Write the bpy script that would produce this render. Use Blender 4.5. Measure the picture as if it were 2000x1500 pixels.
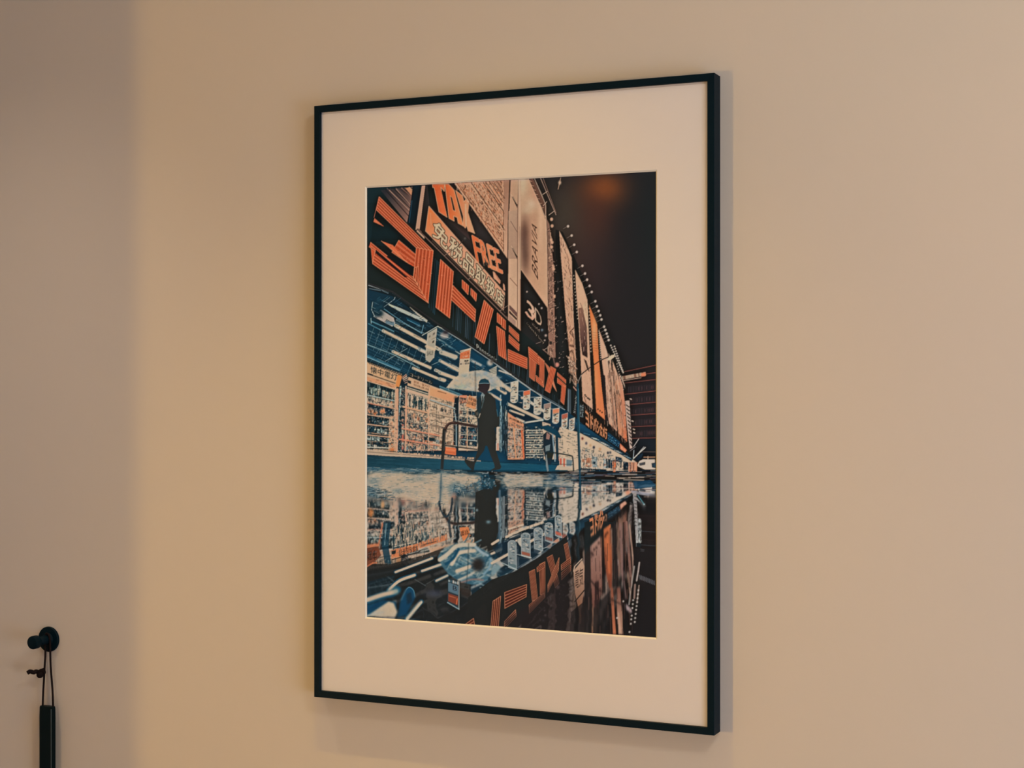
import bpy, bmesh, math, random
import numpy as np
from mathutils import Vector, Matrix

scene = bpy.context.scene
COL = scene.collection
for _o in list(bpy.data.objects): bpy.data.objects.remove(_o)

# ---------------------------------------------------------------- camera
FPX, HORIZON = 3074.0, 739.0                       # focal length in pixels of the 2000 px wide frame, row of the horizon
cd = bpy.data.cameras.new('camera'); cam = bpy.data.objects.new('camera', cd); COL.objects.link(cam)
cd.sensor_width = 36.0; cd.lens = FPX/2000*36.0; cd.shift_y = -(750-HORIZON)/2000
cam.location = (1.418, -2.342, 1.55); cam.rotation_euler = (math.pi/2, 0, math.asin(.4125))
scene.camera = cam

# ---------------------------------------------------------------- light and exposure
vs_ = scene.view_settings
vs_.view_transform = 'Standard'; vs_.look = 'None'; vs_.gamma = 1.0; vs_.use_curve_mapping = False; vs_.exposure = -0.04
world = bpy.data.worlds.new('world'); scene.world = world; world.use_nodes = True
world.node_tree.nodes['Background'].inputs[0].default_value = (.10, .13, .18, 1); world.node_tree.nodes['Background'].inputs[1].default_value = 0.0

def lamp(name, kind, loc, energy, color, size, rot=None, size_y=None):
    d = bpy.data.lights.new(name, kind); d.energy = energy; d.color = color
    if kind == 'AREA':
        d.shape = 'RECTANGLE'; d.size = size; d.size_y = size_y or size
    else: d.shadow_soft_size = size
    o = bpy.data.objects.new(name, d); COL.objects.link(o); o.location = loc
    if rot: o.rotation_euler = rot
    return o
# a row of three recessed ceiling downlights along the wall, an added fill light, daylight through the window, a warm lamp behind the added doorway
for _x, _e, _c in ((-.63, 52.0, (1.0, .77, .53)), (.3245, 64.0, (1.0, .570, .03)), (1.26, 20.0, (1.0, .40, .10))):
    _l = lamp('ceiling_downlight', 'SPOT', (_x, -.616, 2.93), _e, _c, .015); _l.data.spot_size = math.radians(76); _l.data.spot_blend = 1.0
lamp('room_ceiling_light', 'POINT', (1.9, -1.6, 2.85), 44.0, (1.0, .842, .62), .15)  # unseen fill, added to brighten the right side of the wall
lamp('window_daylight', 'AREA', (3.16, -1.70, .85), 38.5, (.81, .90, 1.0), 1.3, (0, math.radians(90), 0), 1.3)
lamp('next_room_lamp', 'POINT', (-1.9, -3.9, .95), 142.0, (1.0, .575, .12), .0100)
# ---------------------------------------------------------------- the printed picture (flat print, drawn in code)
# The print is painted into an array with polygons, strokes and type, then rectified onto the sheet as a colour attribute.
AX0, AY0, AX1, AY1, SS = 704, 326, 1292, 1256, 2
CW, CH = (AX1-AX0)*SS, (AY1-AY0)*SS
CV = np.zeros((CH, CW, 3), np.float32)
_T = [0.0, 0.0, 1.0]
def use(x0=0, y0=0, s=1.0): _T[:] = [x0, y0, s]
def rgb(c): return np.array(c, np.float32)/255.0
def P(pts):
    a = np.asarray(pts, np.float64).reshape(-1, 2)
    a = a/_T[2] + (_T[0], _T[1])
    return (a - (AX0, AY0))*SS
def _box(a, m=1):
    x0 = max(0, int(math.floor(a[:, 0].min()))-m); x1 = min(CW, int(math.ceil(a[:, 0].max()))+m)
    y0 = max(0, int(math.floor(a[:, 1].min()))-m); y1 = min(CH, int(math.ceil(a[:, 1].max()))+m)
    return x0, y0, x1, y1
def _mask(a):
    x0, y0, x1, y1 = _box(a)
    if x1 <= x0 or y1 <= y0: return None
    yy, xx = np.mgrid[y0:y1, x0:x1]; yy = yy+0.5; xx = xx+0.5
    m = np.zeros(xx.shape, bool); n = len(a)
    for i in range(n):
        ax, ay = a[i]; bx, by = a[(i+1) % n]
        if ay == by: continue
        c = (ay > yy) != (by > yy)
        m ^= c & (xx < (bx-ax)*(yy-ay)/(by-ay)+ax)
    return (x0, y0, x1, y1), m
def _put(box, m, col, a):
    x0, y0, x1, y1 = box
    k = (m.astype(np.float32)*a)[..., None]
    CV[y0:y1, x0:x1] += k*(col-CV[y0:y1, x0:x1])
def fill(pts, col, a=1.0):
    r = _mask(P(pts))
    if r: _put(r[0], r[1], rgb(col), a)
def grad(pts, p0, c0, p1, c1, a=1.0, mid=None):
    r = _mask(P(pts))
    if not r: return
    (x0, y0, x1, y1), m = r
    q0, q1 = P([p0])[0], P([p1])[0]; d = q1-q0
    yy, xx = np.mgrid[y0:y1, x0:x1]
    t = np.clip(((xx-q0[0])*d[0]+(yy-q0[1])*d[1])/(d@d), 0, 1)[..., None].astype(np.float32)
    if mid is None: c = rgb(c0)*(1-t)+rgb(c1)*t
    else: c = np.where(t < .5, rgb(c0)*(1-2*t)+rgb(mid)*2*t, rgb(mid)*(2-2*t)+rgb(c1)*(2*t-1))
    _put(r[0], m, c, a)
def line(pts, w, col, a=1.0):          # w in photo pixels
    q = P(pts); h = max(w*SS/2, .35)
    for i in range(len(q)-1):
        s = q[i:i+2]; x0, y0, x1, y1 = _box(s, int(h)+2)
        if x1 <= x0 or y1 <= y0: continue
        yy, xx = np.mgrid[y0:y1, x0:x1]; d = s[1]-s[0]; L = max(d@d, 1e-6)
        t = np.clip(((xx+.5-s[0, 0])*d[0]+(yy+.5-s[0, 1])*d[1])/L, 0, 1)
        r = np.hypot(xx+.5-s[0, 0]-t*d[0], yy+.5-s[0, 1]-t*d[1])
        _put((x0, y0, x1, y1), np.clip(h+.5-r, 0, 1), rgb(col), a)
def glow(p, rx, ry, col, a=1.0, pw=2.0):   # radii in photo pixels
    q = P([p])[0]; e = 2.6
    x0, y0, x1, y1 = _box(np.array([[q[0]-rx*SS*e, q[1]-ry*SS*e], [q[0]+rx*SS*e, q[1]+ry*SS*e]]))
    if x1 <= x0 or y1 <= y0: return
    yy, xx = np.mgrid[y0:y1, x0:x1]
    r = np.hypot((xx-q[0])/(rx*SS), (yy-q[1])/(ry*SS))
    _put((x0, y0, x1, y1), np.exp(-r**pw), rgb(col), a)
def curve(pts, n=8):                    # Catmull-Rom through the points
    p = np.asarray(pts, float); p = np.vstack([2*p[0]-p[1], p, 2*p[-1]-p[-2]]); o = []
    for i in range(1, len(p)-2):
        for t in np.linspace(0, 1, n, endpoint=False):
            o.append(.5*((2*p[i])+(p[i+1]-p[i-1])*t+(2*p[i-1]-5*p[i]+4*p[i+1]-p[i+2])*t*t+(3*p[i]-p[i-1]-3*p[i+1]+p[i+2])*t**3))
    o.append(p[-2]); return np.array(o)
def hom(src, dst):
    A = []; b = []
    for (x, y), (u, v) in zip(src, dst):
        A += [[x, y, 1, 0, 0, 0, -u*x, -u*y], [0, 0, 0, x, y, 1, -v*x, -v*y]]; b += [u, v]
    return np.append(np.linalg.solve(np.array(A, float), np.array(b, float)), 1).reshape(3, 3)
def ap(Hm, p):
    p = np.asarray(p, float); q = np.c_[p, np.ones(len(p))]@Hm.T
    return q[:, :2]/q[:, 2:]
U = [(0, 0), (1, 0), (1, 1), (0, 1)]
def _lerp(a, b, t): return (a[0]+(b[0]-a[0])*t, a[1]+(b[1]-a[1])*t)
LETTER, TUBE, RED = (192, 80, 50), (230, 150, 112), (126, 44, 34)
def neon(q, n, base=LETTER, tube=TUBE, gap=RED, edge=True, w=1.1):   # stripes run p0->p1 and p3->p2
    fill(q, base)
    for i in range(n):
        t = (i+.5)/n
        line([_lerp(q[0], q[3], t), _lerp(q[1], q[2], t)], w*.8, gap, .75)
    for i in range(n+1):
        t = i/n
        line([_lerp(q[0], q[3], t), _lerp(q[1], q[2], t)], w, tube, .9)
    if edge:
        line([q[0], q[3]], w, tube, .9); line([q[1], q[2]], w, tube, .9)
_glyph = {}
def glyphs(s):
    if s not in _glyph:
        cu = bpy.data.curves.new('type', 'FONT'); cu.body = s; cu.resolution_u = 2
        ob = bpy.data.objects.new('type', cu); bpy.context.scene.collection.objects.link(ob)
        me = ob.evaluated_get(bpy.context.evaluated_depsgraph_get()).to_mesh(); me.calc_loop_triangles()
        v = np.array([w.co[:2] for w in me.vertices]); t = np.array([list(k.vertices) for k in me.loop_triangles])
        bpy.data.objects.remove(ob); bpy.data.curves.remove(cu)
        lo, hi = v.min(0), v.max(0); v = (v-lo)/(hi-lo); v[:, 1] = 1-v[:, 1]
        _glyph[s] = (v, t)
    return _glyph[s]
def text(s, q, col, grow=0.0, rim=None, rimw=1.5, a=1.0, col2=None):   # q = TL,TR,BR,BL ; grow/rimw in photo px
    v, t = glyphs(s); w = P(ap(hom(U, q), v)); x0, y0, x1, y1 = _box(w, 8)
    if x1 <= x0 or y1 <= y0: return
    m = np.zeros((y1-y0, x1-x0), bool)
    for tri in t:
        r = _mask(w[tri])
        if r:
            (a0, b0, a1, b1), k = r; m[b0-y0:b1-y0, a0-x0:a1-x0] |= k[:, :]
    def dil(m, r):
        n = int(math.ceil(r)); o = m.copy()
        for dx in range(-n, n+1):
            for dy in range(-n, n+1):
                if dx*dx+dy*dy <= r*r+.3: o |= np.roll(np.roll(m, dy, 0), dx, 1)
        return o
    if grow > 0: m = dil(m, grow*SS)
    if rim is not None: _put((x0, y0, x1, y1), dil(m, rimw*SS), rgb(rim), a)
    c = rgb(col)
    if col2 is not None:
        tt = np.linspace(0, 1, x1-x0, dtype=np.float32)[None, :, None]; c = c*(1-tt)+rgb(col2)*tt
    _put((x0, y0, x1, y1), m, c, a)
def _gk(s):
    n = max(1, int(3*s)); k = np.exp(-.5*(np.arange(-n, n+1)/s)**2); return (k/k.sum()).astype(np.float32), n
def blur_arr(A, sx, sy):
    for ax, s in ((1, sx), (0, sy)):
        if s <= 0: continue
        k, n = _gk(s); pad = [(0, 0)]*A.ndim; pad[ax] = (n, n); B = np.pad(A, pad, mode='edge'); o = np.zeros_like(A)
        for i, w in enumerate(k):
            sl = [slice(None)]*A.ndim; sl[ax] = slice(i, i+A.shape[ax]); o += w*B[tuple(sl)]
        A = o
    return A
def blur(pts, sx, sy=None, feather=2.0):       # blur inside a polygon (sigmas in photo px)
    sy = sx if sy is None else sy
    r = _mask(P(pts))
    if not r: return
    (x0, y0, x1, y1), m = r; B = blur_arr(CV[y0:y1, x0:x1].copy(), sx*SS, sy*SS)
    mm = blur_arr(m.astype(np.float32), feather*SS, feather*SS) if feather else m.astype(np.float32)
    _put(r[0], mm, B, 1.0)
def sub(q, u0, v0, u1, v1):
    return [tuple(p) for p in ap(hom(U, q), [(u0, v0), (u1, v0), (u1, v1), (u0, v1)])]
def clutter(q, rows, per, seed, cols, back=None, shelf=None, vmin=.15, vmax=.9, jit=.35, sw=.09):
    """a wall of small goods: rows along v, things along u"""
    rn = random.Random(seed); Hm = hom(U, q)
    if back is not None: fill(q, back)
    for r in range(rows):
        v0, v1 = r/rows, (r+1)/rows; dv = v1-v0; n = max(2, int(per*(.8+.4*rn.random()))); u = 0.0
        while u < 1:
            du = (1/n)*(1-jit+2*jit*rn.random())
            if rn.random() < .9:
                a = v0+dv*(vmin+.25*rn.random()); b = v0+dv*(vmax-.08*rn.random())
                c = rn.choice(cols); uu = min(1, u+du*.82)
                fill(ap(Hm, [(u, a), (uu, a), (uu, b), (u, b)]), c)
                if rn.random() < .55:
                    k = a+(b-a)*rn.random()*.6; fill(ap(Hm, [(u+du*.15, k), (uu-du*.15, k), (uu-du*.15, k+dv*.16), (u+du*.15, k+dv*.16)]), rn.choice(cols))
            u += du
        if shelf is not None:
            fill(ap(Hm, [(0, v1-dv*sw), (1, v1-dv*sw), (1, v1), (0, v1)]), shelf[r % len(shelf)])

def clarity(k1, s1, k2, s2, lo=.03, hi=.88):
    """local contrast on luminance only, keeping hue"""
    Lm = CV@np.array([.3, .55, .15], np.float32); D2 = k1*(Lm-blur_arr(Lm, s1*SS, s1*SS))+k2*(Lm-blur_arr(Lm, s2*SS, s2*SS))
    g = np.clip(np.maximum(Lm+D2, lo)/np.maximum(Lm, .02), .72, 1.5); mx = np.maximum(CV.max(2), .02)
    CV[:] *= np.minimum(g, np.maximum(hi/mx, 1.0))[..., None]
def grit(pts, n, cols, seed, L=(2, 7), w=(.5, 1.3), ang=None, a=.75, lit=0.0):
    """n small strokes scattered inside a polygon (lengths and widths in photo px, angles in degrees)"""
    q = P(pts); r2 = random.Random(seed); mk = _mask(q)
    if not mk: return
    (x0, y0, x1, y1), m = mk; k = 0; t0 = list(_T)
    while k < n:
        x = r2.uniform(x0, x1-1); y = r2.uniform(y0, y1-1); k += 1
        if not m[int(y)-y0, int(x)-x0] or (lit and CV[int(y), int(x), 0] < lit): continue
        th = math.radians(r2.choice(ang) if ang else r2.uniform(0, 180)); l = r2.uniform(*L)
        px, py = x/SS+AX0, y/SS+AY0
        use(); line([(px, py), (px+l*math.cos(th), py+l*math.sin(th))], r2.uniform(*w), r2.choice(cols), a)
    use(*t0)

def paint_print():
    rn = random.Random(7)
    CREAM, CREAM2, TAN, BROWN = (214, 184, 158), (198, 172, 150), (190, 146, 118), (110, 78, 66)
    DARK, INK, NAVY, TEAL, BLUE, SKYB = (31, 35, 37), (24, 30, 33), (15, 42, 54), (18, 62, 80), (10, 62, 92), (92, 132, 150)
    CV[:] = rgb((34, 32, 34))
    use()
    # night sky with a rust coloured glow
    glow((1130, 470), 50, 110, (62, 46, 42), .9); glow((1105, 420), 40, 60, (64, 56, 48), .7)
    glow((1180, 372), 44, 34, (114, 62, 36), .95); glow((1166, 420), 34, 60, (78, 44, 36), .6)
    glow((1180, 370), 22, 18, (126, 68, 36), .5); glow((1280, 450), 40, 160, (29, 34, 35), .8)
    glow((1150, 540), 50, 70, (50, 36, 38), .5)
    # ---------------- upper left corner
    fill([(704, 326), (830, 326), (830, 480), (704, 480)], (20, 40, 46))
    use(700, 320, 7.5)
    grad([(330, 380), (800, 330), (800, 520), (720, 860)], (400, 400), (42, 42, 48), (740, 780), (128, 92, 82))
    for k in range(9):
        o = k*44; line([(380+o, 350), (740+o*.5, 760-o*1.05)], 1.6, [(34, 34, 40), (92, 70, 66), (50, 46, 50)][k % 3], .8)
    line([(460, 380), (755, 680)], 1.4, (150, 116, 100)); line([(560, 365), (775, 600)], 1.2, (150, 116, 100))
    fill([(690, 350), (745, 345), (805, 410), (800, 480)], (178, 122, 92)); line([(750, 340), (810, 400)], 2, (196, 150, 112)); line([(640, 350), (800, 500)], 2, (110, 78, 70))
    fill([(805, 320), (935, 320), (850, 965), (720, 850), (760, 650)], (16, 38, 50)); line([(790, 540), (750, 860)], 2, (28, 58, 76))
    fill([(935, 318), (990, 315), (905, 965), (842, 965)], (172, 132, 112)); line([(938, 330), (850, 960)], 1, (200, 160, 136))
    # billboard behind the tax free lettering
    use()
    fill([(832, 360), (1000, 350), (996, 612), (985, 610), (820, 452)], (46, 42, 44))
    grad([(836, 362), (880, 360), (920, 470), (840, 400)], (840, 370), (24, 34, 36), (910, 470), (66, 48, 48))
    glow((955, 470), 30, 30, (62, 56, 58), .5)
    line([(817, 449), (993, 625), (1082, 704)], 6, (104, 78, 70)); line([(816, 451), (993, 627), (1082, 706)], 2.8, (206, 164, 138))
    line([(826, 453), (990, 617)], 3.6, (40, 38, 40)); line([(845, 470), (988, 612)], 1, (88, 70, 64))
    # TAX
    use(700, 320, 7.5)
    L, E2 = (206, 96, 54), (228, 172, 134)
    def sheet(pts, c0, c1):
        xs = [p[0] for p in pts]; grad(pts, (min(xs), 0), c0, (max(xs), 0), c1)
        line(list(pts)+[pts[0]], 1.2, E2)
    sheet([(1090, 300), (1270, 300), (1268, 405), (1215, 345), (1310, 785), (1188, 705), (1120, 355), (1098, 345)], (190, 78, 42), (212, 108, 66))
    fill([(1225, 400), (1272, 410), (1330, 790), (1312, 782)], (40, 38, 40))
    sheet([(1276, 300), (1330, 300), (1412, 390), (1545, 915), (1470, 872), (1455, 790), (1405, 765), (1412, 842), (1336, 800)], (202, 86, 44), (224, 140, 92))
    fill([(1352, 470), (1384, 500), (1432, 700), (1394, 680)], (62, 42, 38)); line([(1352, 470), (1384, 500), (1432, 700), (1394, 680), (1352, 470)], .9, E2)
    use(880, 320, 7.5)
    sheet([(84, 395), (182, 470), (205, 560), (235, 520), (276, 590), (262, 720), (372, 1052), (268, 990), (244, 905), (226, 945), (190, 905), (196, 770)], (208, 112, 70), (216, 170, 136))
    line([(228, 600), (236, 900)], 3, (222, 186, 154), .7)
    fill([(282, 640), (850, 1390), (850, 1500), (760, 1420), (560, 1180), (375, 1050)], (50, 45, 47))
    # FREE
    use()
    fill([(916, 452), (930, 458), (940, 512), (928, 500)], (46, 38, 38))
    fq = [(922, 459), (976, 490), (985, 537), (932, 512)]
    for i, ch in enumerate('FREE'):
        text(ch, sub(fq, .01+i*.25, .02, .215+i*.25, .98), [(206, 100, 60), (212, 112, 72), (218, 132, 92), (214, 120, 84)][i], grow=.9, rim=(234, 190, 156), rimw=.7)
    for x, y in ((937, 482), (940, 501), (966, 497), (969, 515), (979, 521)): glow((x, y), 1.2, 1.6, (60, 50, 46), .8)
    use(880, 500, 7.5)
    fill([(625, 228), (650, 238), (742, 370), (735, 420), (640, 330)], (222, 160, 130)); fill([(775, 400), (800, 430), (812, 520), (780, 500)], (210, 150, 122))
    for x, y in ((665, 270), (690, 320), (715, 360)): line([(x, y), (x+25, y+40)], 1, (180, 96, 70))
    # kanji panel
    use()
    q = [(838.7, 402.7), (987, 573), (984.5, 606.5), (832, 451)]
    grad(q, (835, 420), (214, 116, 66), (885, 470), (222, 158, 128)); line(q+[q[0]], 1.1, (230, 184, 152))
    grad(sub(q, .35, 0, 1, 1), (890, 480), (222, 158, 128), (985, 590), (206, 150, 122), .8)
    for i, ch in enumerate('免税品取扱店'):
        u0 = .055+i*.158; text(ch, sub(q, u0, .14 if i else .2, u0+.14, .93), (224, 196, 164), grow=.7, rim=(52, 40, 38), rimw=1.2)
    line([(842, 416), (843, 440)], .8, (228, 180, 150))
    # stems of the small lamps in front of the sign
    for a, b, c in (((908, 467), (895, 482), (868, 500)), ((950, 517), (945, 526), (914, 547)), ((1004, 585), (1001, 592), (976, 609))):
        line([a, b, c], 1.3, (70, 56, 54)); line([b, c], .7, (150, 120, 104)); glow(a, 5, 5, (48, 46, 46), 1, 4); glow((a[0]+1, a[1]-1), 2, 2, (86, 76, 72), .8)
    # ---------------- tan hoarding with a brick pattern
    use(880, 320, 7.5)
    q = [(70, 285), (895, 245), (860, 1420), (285, 590)]
    fill(q, (192, 142, 114))
    for k in range(30):                                   # rows of little dark strokes running with the diagonal
        o = k*27
        for j in range(46):
            t = rn.random(); x = 95+o+t*760; y = 285+t*1010-o*.28
            if x < 775-8 and y > 270:
                c = rn.choice([(128, 78, 56), (168, 108, 80), (216, 172, 142), (204, 116, 78), (150, 96, 74), (222, 180, 150)])
                if y < 560+(x-300)*1.35 + 40: line([(x, y), (x+rn.uniform(6, 20), y+rn.uniform(10, 34))], rn.uniform(.7, 1.9), c, .85)
    for o, c in ((0, (222, 172, 140)), (26, (150, 84, 58)), (215, (224, 182, 152)), (240, (120, 80, 64)), (330, (214, 170, 140)), (415, (96, 74, 62)), (470, (206, 160, 132))):
        line([(75+o, 285), (min(785, 75+o+((785-75-o))), 285+(785-75-o)*1.42)], 1.5, c, .9)
    fill([(640, 262), (770, 258), (768, 500), (740, 460)], (150, 104, 82), .7)
    for i in range(5): line([(520+i*55, 262), (760, 262+(240-i*55)*1.5)], 1.6, (110, 72, 58), .7)
    line([(75, 290), (290, 590), (855, 1400)], 2.4, (222, 174, 144))
    grad([(785, 255), (880, 250), (855, 1400), (790, 1290)], (790, 300), (156, 112, 92), (820, 1300), (206, 160, 134))
    line([(880, 250), (855, 900), (850, 1400)], 2.6, (86, 62, 54)); line([(783, 700), (785, 1290)], 1.2, (132, 84, 64))
    # pillar
    use(880, 320, 7.5)
    grad([(892, 250), (1032, 240), (1035, 2500), (992, 2420), (850, 2290), (856, 1000)], (900, 300), (186, 144, 118), (960, 1900), (204, 164, 138))
    grad([(858, 700), (990, 690), (985, 1400), (852, 1400)], (900, 700), (182, 146, 124), (900, 1400), (170, 134, 114))
    line([(1005, 245), (990, 800), (988, 2450)], 1.6, (150, 112, 94)); line([(1028, 245), (1030, 2480)], 1.8, (142, 104, 86)); line([(1012, 245), (1010, 2450)], 1.6, (214, 176, 150))
    for y in (490, 1240): fill([(905, y), (925, y), (992, y+120), (985, y+170)], (74, 56, 52)); line([(895, y-30), (985, y+110)], .9, (226, 190, 160))
    line([(890, 850), (985, 1010)], 1, (128, 98, 84)); line([(880, 1680), (985, 1800)], 1.1, (140, 90, 72))
    fill([(870, 2070), (985, 2190), (980, 2250), (870, 2130)], (120, 84, 80)); fill([(865, 2150), (980, 2270), (980, 2300), (865, 2190)], (70, 50, 50)); fill([(865, 2210), (960, 2310), (960, 2400), (865, 2300)], (160, 124, 110))
    # tall banner with vertical lettering
    grad([(1033, 240), (1150, 238), (1385, 790), (1410, 900), (1425, 2110), (1040, 1565)], (1040, 0), (196, 154, 126), (1420, 0), (200, 158, 130), mid=(190, 144, 116))
    use()
    glow((1022, 362), 9, 24, (206, 180, 150), .9); glow((1040, 400), 12, 12, (214, 184, 156), .9); glow((1030, 412), 10, 8, (206, 176, 148), .8)
    glow((1026, 455), 10, 28, (112, 76, 64), .9); glow((1028, 500), 9, 40, (104, 72, 62), .8); glow((1024, 480), 6, 40, (92, 66, 60), .5)
    glow((1057, 440), 5, 60, (214, 172, 142), .8); glow((1047, 380), 6, 20, (196, 140, 116), .6); glow((1060, 540), 8, 60, (204, 156, 126), .6)
    use(880, 320, 7.5)
    fill([(1020, 240), (1033, 240), (1036, 1700), (1024, 1700)], (204, 166, 140))
    use()
    fill([(1033, 351), (1042, 351), (1068, 404), (1068, 425)], (108, 72, 60)); 
    for i in range(7): line([(1034+i*4, 354+i*9), (1040+i*3.8, 357+i*8.4)], 1, (196, 150, 124))
    line([(1033, 351), (1066, 426)], 1.3, (206, 164, 138)); line([(1045, 351), (1066.5, 401), (1067, 430)], 1.2, (200, 170, 150)); line([(1067, 424), (1070, 520), (1072, 700)], 2.2, (212, 172, 144))
    text('BRAVIA', [(1040, 526), (1039.5, 430), (1050, 446), (1052, 549)], (92, 58, 48), grow=.3)
    # lamps and ladder on the banner's edge
    fill([(1046, 351), (1056, 351), (1078, 402), (1072, 408), (1067, 396)], (44, 40, 40))
    line([(1056, 348), (1087, 422)], 1.1, (196, 156, 136)); line([(1061, 348), (1087, 418)], .8, (150, 110, 94))
    for a, b in (((1061, 382), (1070, 376)), ((1073, 422), (1084, 414)), ((1062, 404), (1069, 396))): line([a, b], 1.3, (200, 166, 146))
    fill([(1069, 430), (1074, 440), (1082, 520), (1086, 700), (1072, 700)], (132, 96, 82))
    for k in range(34):
        y = rn.uniform(435, 700); x = 1072+rn.random()*9; line([(x, y), (x+rn.uniform(-1, 3), y+rn.uniform(4, 16))], rn.uniform(.8, 1.6), rn.choice([(196, 150, 124), (86, 64, 58), (54, 46, 46), (214, 176, 150)]), .9)
    for x, y in ((1079, 443), (1077, 470), (1079, 475), (1078, 484), (1081, 522), (1082, 527), (1084, 580), (1086, 645), (1078, 430), (1089, 713)):
        glow((x, y), 3, 3.4, (206, 158, 130), .95, 4)
    for x, y in ((1094, 543), (1095, 565), (1096, 582), (1094, 548), (1097, 612), (1098, 636)): glow((x, y), 2.6, 2.2, (212, 184, 164), .9, 3)
    line([(1092, 613), (1101, 612)], 1.4, (210, 186, 168)); fill([(1095, 670), (1098, 660), (1097, 705), (1092, 706)], (110, 82, 78)); line([(1097, 660), (1097, 705)], 2, (110, 84, 82))
    # black board "3D World"
    use(880, 500, 7.5)
    fill([(1045, 210), (1425, 765), (1445, 1320), (1300, 1400), (1040, 1140)], (36, 36, 38))
    line([(1042, 205), (1428, 765)], 1.2, (206, 160, 134)); line([(1036, 1140), (1390, 1495)], 3.2, (196, 156, 132)); line([(1020, 1150), (1390, 1520)], 1.2, (86, 66, 60))
    text('3', [(1125, 640), (1245, 760), (1225, 985), (1120, 860)], (232, 186, 160), grow=.5)
    line([(1110, 830), (1150, 890), (1210, 930), (1240, 900), (1235, 850)], 3, (226, 166, 140)); line([(1150, 790), (1180, 800)], 2, (226, 176, 150))
    text('D', [(1240, 750), (1342, 880), (1345, 1070), (1245, 955)], (224, 186, 160), grow=.2)
    text('World', [(1195, 975), (1312, 1080), (1312, 1128), (1200, 1015)], (204, 166, 144), grow=.15)
    text('Created by Sony', [(1122, 970), (1378, 1262), (1374, 1315), (1120, 1012)], (222, 190, 166), grow=.22)
    for x, y, r in ((1125, 530, 1.6), (1300, 710, 1.6), (1340, 770, 1.8), (1400, 1170, 2.4), (1345, 1090, 2.4), (1385, 1240, 1.6)): glow((x, y), r, r, (190, 160, 146) if x != 1345 else (96, 108, 120), .9)
    line([(1230, 1300), (1330, 1265)], 1, (120, 100, 92)); line([(1320, 1415), (1460, 1330)], 1.2, (130, 110, 100)); glow((1470, 1280), 3, 3, (50, 46, 46), 1, 4)
    # ---------------- receding banners
    use()
    fill([(1086, 450), (1100, 455), (1240, 760), (1240, 900), (1120, 800), (1086, 720)], (34, 36, 38))
    def strip(pts, c0, c1, marks=0, seed=0, mc=((120, 82, 66), (222, 178, 150), (160, 112, 90))):
        ys = [p[1] for p in pts]; grad(pts, (0, min(ys)), c0, (0, max(ys)), c1)
        r2 = random.Random(seed); mk = _mask(P(pts))
        if marks and mk:
            keep = CV.copy()
            for k in range(marks):
                y = r2.uniform(min(ys), max(ys)); x = r2.uniform(min(p[0] for p in pts), max(p[0] for p in pts))
                line([(x, y), (x+r2.uniform(2, 7), y+r2.uniform(5, 20))], r2.uniform(.7, 1.8), r2.choice(mc), .75)
            (x0, y0, x1, y1), m = mk; new = CV[y0:y1, x0:x1].copy(); CV[:] = keep; _put((x0, y0, x1, y1), m, new, 1)
    strip([(1093, 452), (1106, 478), (1117.6, 506), (1119, 560), (1121, 620), (1124, 668), (1127, 756), (1112, 742), (1114, 705), (1109, 650), (1104, 600), (1101, 560), (1096, 500)], (206, 160, 132), (176, 130, 104), 70, 3)
    line([(1094, 456), (1116, 506), (1119, 600), (1125, 700)], .9, (228, 190, 164))
    text('SOLA', [(1111, 742), (1113, 640), (1122, 640), (1124, 752)], (120, 84, 68), grow=.2)
    text('電気店', [(1110, 694), (1124, 702), (1126, 758), (1112, 746)], (216, 182, 158), grow=.2, rim=(84, 66, 60), rimw=.6)
    line([(1107, 696), (1128, 722)], 1.2, (222, 180, 156)); line([(1110, 744), (1127, 764)], 2, (204, 150, 130))
    strip([(1124, 528), (1138, 556), (1148, 588), (1151, 660), (1155, 740), (1160, 830), (1150, 812), (1139, 792), (1134, 690), (1130, 620), (1126, 570)], (214, 170, 140), (200, 154, 128), 10, 5)
    grad([(1130.5, 604), (1138, 602), (1146.5, 640), (1148, 700), (1138, 694), (1134, 660)], (1130, 600), (150, 104, 86), (1140, 690), (70, 48, 48))
    fill([(1139, 598), (1147, 590), (1150, 650), (1147, 640)], (214, 178, 146)); fill([(1141, 702), (1146, 706), (1152, 728), (1147, 722)], (96, 70, 62))
    for x, y in ((1143, 772), (1145, 775), (1150, 779), (1152, 781), (1148, 778)): glow((x, y), 1.6, 1.6, (40, 34, 34), .9, 3)
    strip([(1151, 596), (1160, 618), (1167, 636), (1170, 700), (1176, 760), (1183, 822), (1165, 806), (1161, 720), (1156, 650)], (206, 112, 62), (208, 120, 78), 0)
    glow((1161, 648), 5, 26, (226, 170, 122), .8); glow((1164, 745), 4, 34, (226, 150, 94), .6)
    for i in range(8): line([(1155+i*.3, 650+i*5), (1167, 652+i*5)], .8, (160, 92, 60), .6)
    for x, y in ((1168, 800), (1172, 803), (1176, 806)): glow((x, y), 1.4, 1.6, (60, 40, 34), .9, 3)
    strip([(1170, 644), (1180, 670), (1188, 694), (1192, 760), (1198, 840), (1189, 832), (1180, 740), (1174, 690)], (214, 168, 140), (190, 146, 122), 8, 9)
    fill([(1176, 730), (1182, 735), (1186, 800), (1190, 830), (1182, 822)], (52, 46, 52)); line([(1184, 744), (1190, 775), (1194, 830)], 1.2, (220, 176, 150))
    strip([(1189, 690), (1194, 706), (1200, 760), (1206, 850), (1199, 842), (1192, 760)], (202, 160, 134), (170, 124, 102))
    line([(1191, 720), (1200, 830)], 1, (110, 70, 58)); line([(1196, 715), (1204, 800)], 1.2, (122, 78, 62))
    strip([(1196, 704), (1206, 730), (1214, 770), (1220, 862), (1208, 852), (1203, 780)], (206, 164, 138), (196, 126, 92))
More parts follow.
